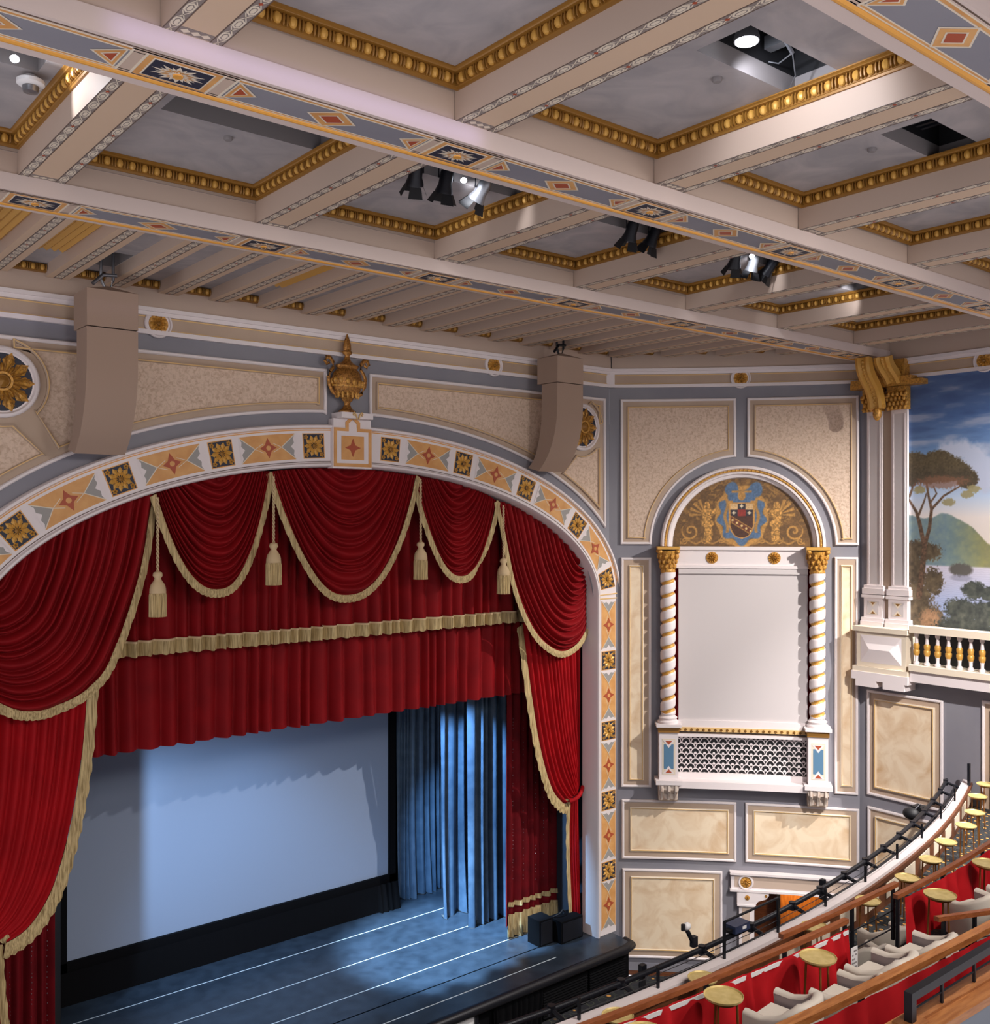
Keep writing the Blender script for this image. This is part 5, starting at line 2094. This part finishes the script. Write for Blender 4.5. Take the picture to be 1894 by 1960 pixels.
for i, (x, y) in enumerate(((9.09, 7.1), (5.52, 12.3), (12.47, 7.13))):
    b = MB()
    b.lathe([(.001, 0), (.06, 0), (.06, -.03), (.045, -.05), (.001, -.05)], (x, y, ZTOP), 14, 0, False)
    o = b.build('sprinkler_head', 'hatchgrey', None, 50)
    tag(o, 'small round sprinkler in the ceiling panel %s' % ('beside the nearest lit hatch', 'with the long slot at upper left', 'with the ventilation grid hatch')[i], 'sprinkler', 'ceiling sprinklers')

# unseen violet area lamp, added to wash the foot of the next beam
l = lamp('added_violet_wash', 'AREA', (5.0, 4.8, 17.70), (5.0, 9.0, 17.66), 1.7, (.5, .46, 1), sx=4.2, sy=.12)
l.data.spread = math.radians(6)

# ================================================================ BALCONY
yL = lambda x: 9.40 + .0136 * (x - 12) ** 2
yP = lambda x: 9.80 + .0138 * (x - 12) ** 2
y1 = lambda x: 7.0 + .0110 * (x - 12) ** 2
y2 = lambda x: 4.41 + .0067 * (x - 12) ** 2
Z1, Z2, Z3 = 5.87, 7.34, 8.58
X0 = 3.5


def xs_(a, b_, st=.5):
    n = max(1, int(math.ceil((b_ - a) / st)))
    return [a + (b_ - a) * i / n for i in range(n + 1)]


def slab(b, x0, x1, fa, fb, z0, z1, m=0, st=.5):
    """curved slab between two plan curves"""
    X = xs_(x0, x1, st)
    R = [[b.p(x, fa(x), z0), b.p(x, fb(x), z0), b.p(x, fb(x), z1), b.p(x, fa(x), z1)] for x in X]
    for i in range(len(R) - 1):
        for k in range(4):
            b.face((R[i][k], R[i + 1][k], R[i + 1][(k + 1) % 4], R[i][(k + 1) % 4]), m)
    b.face(R[0], m)
    b.face(R[-1], m)


def bar(b, x0, x1, f, z, r, n=10, m=0):
    b.tube([(x, f(x), z) for x in xs_(x0, x1, .35)], r, n, m)


b = MB()
slab(b, X0, 25.4, y1, yL, Z1 - .25, Z1)
slab(b, X0, 25.4, y2, y1, Z2 - .25, Z2)
slab(b, X0, 25.4, lambda x: y1(x) - .05, y1, Z1, Z2 - .2)
slab(b, X0, 22, lambda x: 2.4, y2, Z3 - .25, Z3)
slab(b, X0, 22, lambda x: y2(x) - .05, y2, Z2, Z3 - .2)
b.build('floor_balcony_tiers', 'carpet2', kind='structure')
t = thing('balcony_parapet', 'curved balcony parapet with white ledge, brown wood inside and white panels', 'parapet', (14, yL(14), Z1))
b = MB()
slab(b, X0, 25.4, lambda x: yL(x) - .02, lambda x: yL(x) + .16, 6.44, 6.50)
slab(b, X0, 25.4, lambda x: yL(x) + .02, lambda x: yL(x) + .12, Z1 - .9, 6.44)
b.build('white_ledge', 'white', t)
b = MB()
slab(b, X0, 25.4, lambda x: yL(x) - .05, lambda x: yL(x) + .02, Z1, 6.44)
slab(b, X0, 25.4, lambda x: yL(x) - .09, lambda x: yL(x) - .05, 6.38, 6.46)
b.build('inner_lining', 'woodpanel', t)
for i in range(12):
    x = 13.6 + i * 1.0
    b = MB()
    slab(b, x, x + .62, lambda x: yL(x) - .062, lambda x: yL(x) - .05, 6.02, 6.3)
    b.build('inset_panel', 'cream', t)

t = thing('lighting_rail', 'black double pipe rail curving along the outside of the balcony ledge', 'rail', (14, yP(14), 6.45))
b = MB()
bar(b, X0, 25.0, lambda x: yP(x) + .1, 6.5, .045)
b.build('front_pipe', 'blackmetal', t, 60)
b = MB()
bar(b, X0, 25.0, lambda x: yP(x) - .14, 6.42, .03)
b.build('rear_pipe', 'blackmetal', t, 60)
for i, x in enumerate([9.2, 10.5, 12.3, 13.6, 14.9, 15.9, 16.9, 17.9, 18.9, 19.9, 20.9, 21.9, 22.9, 23.9, 24.8]):
    b = MB()
    b.tube([(x, yP(x) + .12, 6.5), (x, yL(x) + .175, 6.42)], .035, 8)
    b.tube([(x, yP(x) + .1, 6.56), (x, yP(x) + .1, 6.42)], .06, 8)
    b.build('bracket', 'blackmetal', t, 60)
t = thing('ledge_guard', 'short black posts with thin cables standing on the white balcony ledge', 'guard rail', (14, yL(14) + .08, 6.5))
gx = [9.3, 10.8, 12.3, 13.75, 15.3, 16.9, 18.5, 20.1, 21.7, 23.3]
for x in gx:
    h = .56 if 12.2 < x < 13.8 else .30
    b = MB()
    b.box(x - .018, x + .018, yL(x) + .05, yL(x) + .085, 6.5, 6.5 + h)
    b.build('post', 'blackmetal', t)
b = MB()
b.tube([(12.3, yL(12.3) + .07, 7.06), (13.75, yL(13.75) + .07, 7.06)], .02, 8)
b.build('top_bar', 'blackmetal', t, 60)
for z in (6.6, 6.7):
    b = MB()
    bar(b, 9.3, 23.3, lambda x: yL(x) + .07, z, .006, 5)
    b.build('cable', 'blackmetal', t)
b = MB()
b.box(24.9, 24.96, 11.6, 11.66, 6.502, 7.05)
o = b.build('end_post', 'blackmetal')
tag(o, 'tall black post ending the balcony ledge at the right wall', 'post')
# gear clamped to the lighting rail
t = thing('projector', 'flat navy box projector clamped on the balcony lighting rail', 'projector', (13.2, yP(13.2), 6.5))
b = MB()
b.box(13.02, 13.4, yP(13.2) - .02, yP(13.2) + .2, 6.56, 6.68)
b.build('case', 'device', t)
b = MB()
b.lathe([(.05, 0), (.06, .05)], (12.98, yP(13.2) + .08, 6.58), 12)
b.build('lens', 'black', t, 50)
b = MB()
b.box(13.2, 13.3, yP(13.2) - .025, yP(13.2) - .018, 6.6, 6.65)
b.build('label', 'switch', t)
t = thing('camera_head', 'small white camera on a black bracket at the lighting rail', 'camera', (11.6, yP(11.6), 6.5))
b = MB()
b.ell((12.0, yP(12) + .15, 6.92), (.07, .06, .06), 12, 8)
b.build('head', 'switch', t, 180)
b = MB()
b.lathe([(.035, 0), (.035, .09)], (11.91, yP(12) + .15, 6.88), 10)
b.build('lens', 'black', t, 50)
b = MB()
b.tube([(12.0, yP(12) + .15, 6.86), (12.06, yP(12) + .1, 6.7), (12.1, yP(12) + .08, 6.6)], .035, 8)
b.box(12.04, 12.14, yP(12) + .05, yP(12) + .13, 6.6, 6.76)
b.build('bracket', 'blackmetal', t, 60)
t = thing('moving_light', 'black moving-head light hanging on the far end of the lighting rail', 'light', (22.3, yP(22.3) + .2, 6.4))
b = MB()
b.ell((22.0, yP(22.0) + .42, 6.36), (.15, .2, .14), 12, 8)
b.build('head', 'black', t, 180)
b = MB()
b.box(22.2, 22.5, yP(22.3) + .2, yP(22.3) + .45, 6.28, 6.48)
b.build('base', 'black', t)
b = MB()
b.tube([(22.3, yP(22.3) + .3, 6.46), (22.15, yP(22.2) + .25, 6.56), (22.05, yP(22.0) + .35, 6.46)], .03, 8)
b.build('yoke', 'blackmetal', t, 60)
for i, (x, dz) in enumerate(((11.05, .05), (16.2, .05))):
    t = thing('rail_clamp', 'small %s on the lighting rail' % ('black clamp light near the stage end of the curve' if i == 0 else 'dark clamp fitting about half way along the curve'), 'clamp', (x, yP(x), 6.5))
    b = MB()
    b.box(x - .05, x + .05, yP(x) + .16, yP(x) + .24, 6.42, 6.58)
    b.build('jaw', 'blackmetal', t)
    b = MB()
    b.lathe([(.04, 0), (.06, -.16), (.055, -.2)], (x, yP(x) + .2, 6.42), 12)
    b.build('lamp_can', 'black', t, 50)


# brass tables
def make_table():
    t = thing('cocktail_table', 'x', 'table', (0, 0, 0))
    b = MB()
    b.lathe([(.001, .735), (.195, .735), (.21, .742), (.215, .765), (.21, .767), (.2, .75), (.001, .748)], (0, 0, 0), 32, 0, False)
    b.build('tray_top', 'brass', t, 50)
    b = MB()
    b.lathe([(.16, .70), (.165, .735), (.15, .735)], (0, 0, 0), 24, 0, False)
    b.build('apron', 'brassdark', t, 50)
    for k in range(3):
        a = 2 * PI * k / 3 + .5
        b = MB()
        b.tube([(.14 * math.cos(a), .14 * math.sin(a), .73), (.17 * math.cos(a), .17 * math.sin(a), .0)], .014, 8)
        b.build('leg', 'brassdark', t, 60)
    return t


TB1 = [(9.6, 9.14), (11.33, 9.12), (14.16, 9.1), (15.82, 9.12), (17.38, 9.24), (18.65, 9.44), (19.9, 9.75), (21.28, 9.99), (22.36, 10.3), (23.7, 10.85), (24.9, 11.2)]
tab = make_table()
for i, (x, y) in enumerate(TB1):
    y = min(y, yL(x) - .3)
    lab = 'round brass table by the white balcony ledge, %s counted from the stage side' % (NTH + ['ninth', 'tenth', 'eleventh'])[i]
    if i == 0:
        tab.location = (x, y, Z1)
        tab['label'] = lab
        tab['group'] = 'brass tables along the ledge'
    else:
        dup(tab, (x, y, Z1), i * .7, lab, 'brass tables along the ledge')
TB2 = [(7.45, 6.72, 'round brass table in front of the red drape, at the very bottom edge'), (8.69, 6.70, 'large nearest whole brass table, in front of the red-draped front rail'), (10.31, 6.58, 'brass table beside the white placard, in front of the red-draped rail'), (13.3, 6.6, 'brass table in front of the red drape, right of the step gap'), (15.04, 6.74, 'brass table in front of the red drape, cut by the right edge')]
for i, (x, y, lab) in enumerate(TB2):
    dup(tab, (x, y, Z2), .3 + i * .5, lab, 'brass tables on the second tier')


# tub chairs, facing +y
def make_chair():
    t = thing('tub_chair', 'x', 'chair', (0, 0, 0))
    P = [(.33, .30), (.335, .1), (.33, -.06)] + [(.33 * math.cos(a), -.06 - .27 * math.sin(a)) for a in [PI * k / 14 for k in range(1, 14)]] + [(-.33, -.06), (-.335, .1), (-.33, .30)]
    n = len(P)

    def nrm(i):
        a, c = P[max(i - 1, 0)], P[min(i + 1, n - 1)]
        d = norm2(c[0] - a[0], c[1] - a[1])
        return (d[1], -d[0])

    def hgt(y):
        return .60 + .20 * max(0, min(1, (.02 - y) / .3)) ** 1.2
    b = MB()
    rows = []
    for i, (x, y) in enumerate(P):
        nx, ny = nrm(i)
        h = hgt(y)
        th = .055
        rows.append([b.p(x - nx * .02, y - ny * .02, .12), b.p(x + nx * th * .3, y + ny * th * .3, .12), b.p(x + nx * th, y + ny * th, h - .03)])
    for i in range(n - 1):
        for k in range(2):
            b.face((rows[i][k], rows[i + 1][k], rows[i + 1][k + 1], rows[i][k + 1]))
    b.build('outer_shell', 'leatherback', t, 60)
    b = MB()
    rows = []
    for i, (x, y) in enumerate(P):
        nx, ny = nrm(i)
        h = hgt(y)
        th = .06
        sc = .012 if i % 2 else 0
        rows.append([b.p(x + nx * th, y + ny * th, h - .035), b.p(x + nx * (th - .01), y + ny * (th - .01), h - .008 - sc), b.p(x, y, h + .012 - sc), b.p(x - nx * (th - .01), y - ny * (th - .01), h - .008 - sc), b.p(x - nx * th, y - ny * th, h - .04), b.p(x - nx * th, y - ny * th, .4), b.p(x - nx * .02, y - ny * .02, .12)])
    for i in range(n - 1):
        for k in range(6):
            b.face((rows[i][k], rows[i + 1][k], rows[i + 1][k + 1], rows[i][k + 1]))
    for r in (rows[0], rows[-1]):
        b.face(r)
    b.build('padded_arms_and_back', 'leather', t, 50)
    b = MB()
    sp_ = [(.26, .33), (.265, -.05)] + [(.265 * math.cos(a), -.05 - .2 * math.sin(a)) for a in [PI * k / 8 for k in range(1, 8)]] + [(-.265, -.05), (-.26, .33)]
    b.plate(sp_, .28, .44)
    sq = [(x * .94, (y - .03) * .94 + .03) for x, y in sp_]
    b.plate(sq, .44, .465)
    b.build('seat_cushion', 'leather', t)
    for i, (x, y) in enumerate(((.25, .25), (-.25, .25), (.2, -.2), (-.2, -.2))):
        b = MB()
        b.lathe([(.022, 0), (.028, .14)], (x, y, 0), 8)
        b.build('foot', 'black', t, 50)
    return t


ch = make_chair()
CH = [(9.25, 6.3, Z2, .1, 'cream leather tub chair lowest in the row above the near wooden rail'), (10.2, 6.1, Z2, .08, 'second cream leather tub chair up the row behind the near wooden rail'), (11.05, 6.17, Z2, .05, 'third cream leather tub chair up the row behind the near wooden rail'), (11.92, 6.12, Z2, 0, 'fourth cream leather tub chair up the row, beside the stair post'),
      (14.25, 8.3, Z1, -.35, 'cream leather tub chair with grey back seen through the step gap, nearer one'), (15.25, 8.42, Z1, -.3, 'cream leather tub chair seen through the step gap, farther one behind the black post'), (13.95, 6.35, Z2, -.2, 'cream leather tub chair behind the short stair rail at the right'), (14.9, 6.2, Z2, -.1, 'cream leather tub chair at the right edge behind the stair rail corner')]
for i, (x, y, z, rz, lab) in enumerate(CH):
    if i == 0:
        ch.location = (x, y, z)
        ch.rotation_euler = (0, 0, rz)
        ch['label'] = lab
        ch['group'] = 'cream tub chairs'
    else:
        dup(ch, (x, y, z), rz, lab, 'cream tub chairs')


# wooden rails with posts, and red drapes on them
def rail(name, label, x0, x1, f, z, zf, mk, posts, cables=(), w=.036, endpost=True):
    t = thing(name, label, 'rail', ((x0 + x1) / 2, f((x0 + x1) / 2), zf))
    b = MB()
    slab(b, x0, x1, lambda x: f(x) - w, lambda x: f(x) + w, z - .03, z + .03, 0, .35)
    b.build('handrail', mk, t)
    for x in posts:
        b = MB()
        b.box(x - .022, x + .022, f(x) - .02, f(x) + .02, zf, z - .028)
        b.build('post', 'blackmetal', t)
    for c in cables:
        b = MB()
        bar(b, x0, x1, f, c, .01, 6)
        b.build('cable', 'blackmetal', t)
    return t


def drape(label, x0, x1, f, z0, z1, seed, header=False):
    t = thing('rail_drape', label, 'drape', ((x0 + x1) / 2, f(x0) - .05, z0), 'red rail drapes')
    b = MB()
    n = int((x1 - x0) * 30)

    def fn(u, v):
        x = x0 + (x1 - x0) * u
        return (x, f(x) - .078 - (.012 + .11 * v) * max(0, .5 + folds(x, seed, .38, .7)) - .02 * v * math.sin(x * 5), z1 + (z0 - z1) * v + .02 * math.sin(x * 6.3) * v)
    b.grid(fn, n, 8)
    b.build('cloth', 'drape', t, 180)
    if header:
        b = MB()
        slab(b, x0, x1, lambda x: f(x) - .095, lambda x: f(x) - .085, z1 - .07, z1 - .02)
        b.build('white_header', 'switch', t)
    return t


rail('wooden_rail', 'front wooden handrail over red drapes, from the bottom edge to the step gap', X0, 11.62, y1, 8.05, Z2, 'woodred', (7.4, 8.9, 10.3, 11.58), (7.75,))
drape('red drape on the front rail, left of the step gap', X0, 11.52, y1, Z2 + .03, 8.0, 81, True)
rail('wooden_rail', 'front wooden handrail over red drapes, right of the step gap to the right edge', 12.86, 20.5, y1, 8.05, Z2, 'woodred', (12.92, 14.3, 15.8, 17.4))
drape('red drape on the front rail, right of the step gap', 12.98, 20.5, y1, Z2 + .03, 8.03, 82)
rail('gap_rail', 'thin wooden handrail with black posts and cables across the step gap', 10.45, 13.2, lambda x: y1(x) + .16, 8.1, Z2, 'woodred', (12.02, 13.1), (7.75, 7.5), .035)
rail('wooden_rail', 'near wooden handrail over red drapes, rising from the bottom edge to the right', X0, 14.5, y2, 9.24, Z3, 'wood', (6.42, 7.75, 9.05, 10.2), (), .045)
drape('red drape on the near wooden rail at lower right', X0, 14.5, y2, Z3 + .02, 9.23, 83)
rail('stair_rail', 'short wooden stair rail with black posts between the two draped rails', 12.4, 14.4, lambda x: 6.2 - .42 * (x - 12.4) if x < 13.4 else 5.78 + .1 * (x - 13.4), 8.12, Z2, 'woodred', (12.5, 12.95, 13.4, 14.3), (7.8,), .035)
for i, (x, y, z, lab) in enumerate(((11.38, y1(11.38) - .26, 7.86, 'white paper placard pinned on the red drape beside the step gap'), (9.42, y2(9.42) - .25, 9.0, 'white paper placard pinned on the near red drape at the right edge'))):
    t = thing('placard', lab, 'sign', (x, y, z - .3))
    b = MB()
    b.box(x - .075, x + .075, y, y + .006, z - .3, z)
    b.build('sheet', 'switch', t)
    b = MB()
    for k in range(5):
        zz = z - .06 - k * .05
        for s in range(3):
            if (k * 3 + s) % 4:
                b.box(x - .05 + s * .036, x - .025 + s * .036, y - .003, y, zz, zz + .018)
    b.build('print', 'hatchgrey', t)

# nearest low wall with wooden cap and black rail, lower right corner
t = thing('capped_low_wall', 'low grey wall with oak cap at the lower right corner', 'wall', (7, 3.2, Z3))
yc = lambda x: 3.58 - .03 * (x - 6)
b = MB()
slab(b, 6.30, 12, lambda x: yc(x) - .24, lambda x: yc(x) + .02, 9.71, 9.77)
slab(b, 6.26, 12, lambda x: yc(x) - .12, lambda x: yc(x) - .04, 9.77, 9.79)
b.build('wooden_cap', 'wood', t)
b = MB()
slab(b, 6.5, 12, lambda x: yc(x) - .20, lambda x: yc(x) - .02, Z3, 9.71)
b.build('wall_body', 'concrete', t)
t = thing('black_cap_rail', 'black steel rail on a short post standing on the oak cap', 'rail', (6.6, yc(6.6) - .08, 9.79))
b = MB()
b.box(6.52, 12, yc(7) - .12, yc(7) - .06, 9.95, 10.01)
b.build('top_bar', 'blackmetal', t)
b = MB()
b.box(6.52, 6.58, yc(7) - .12, yc(7) - .06, 9.79, 9.95)
b.build('post', 'blackmetal', t)
b = MB()
b.box(6.45, 6.66, yc(7) - .17, yc(7) - .01, 9.79, 9.805)
b.build('base_block', 'wood', t)
b = MB()
b.tube([(6.58, yc(7) - .09, 9.87), (12, yc(7) - .09, 9.87)], .008, 6)
for x in (7.0, 7.5, 8.0):
    b.box(x - .01, x + .01, yc(7) - .1, yc(7) - .08, 9.79, 9.95)
b.build('cable', 'blackmetal', t)
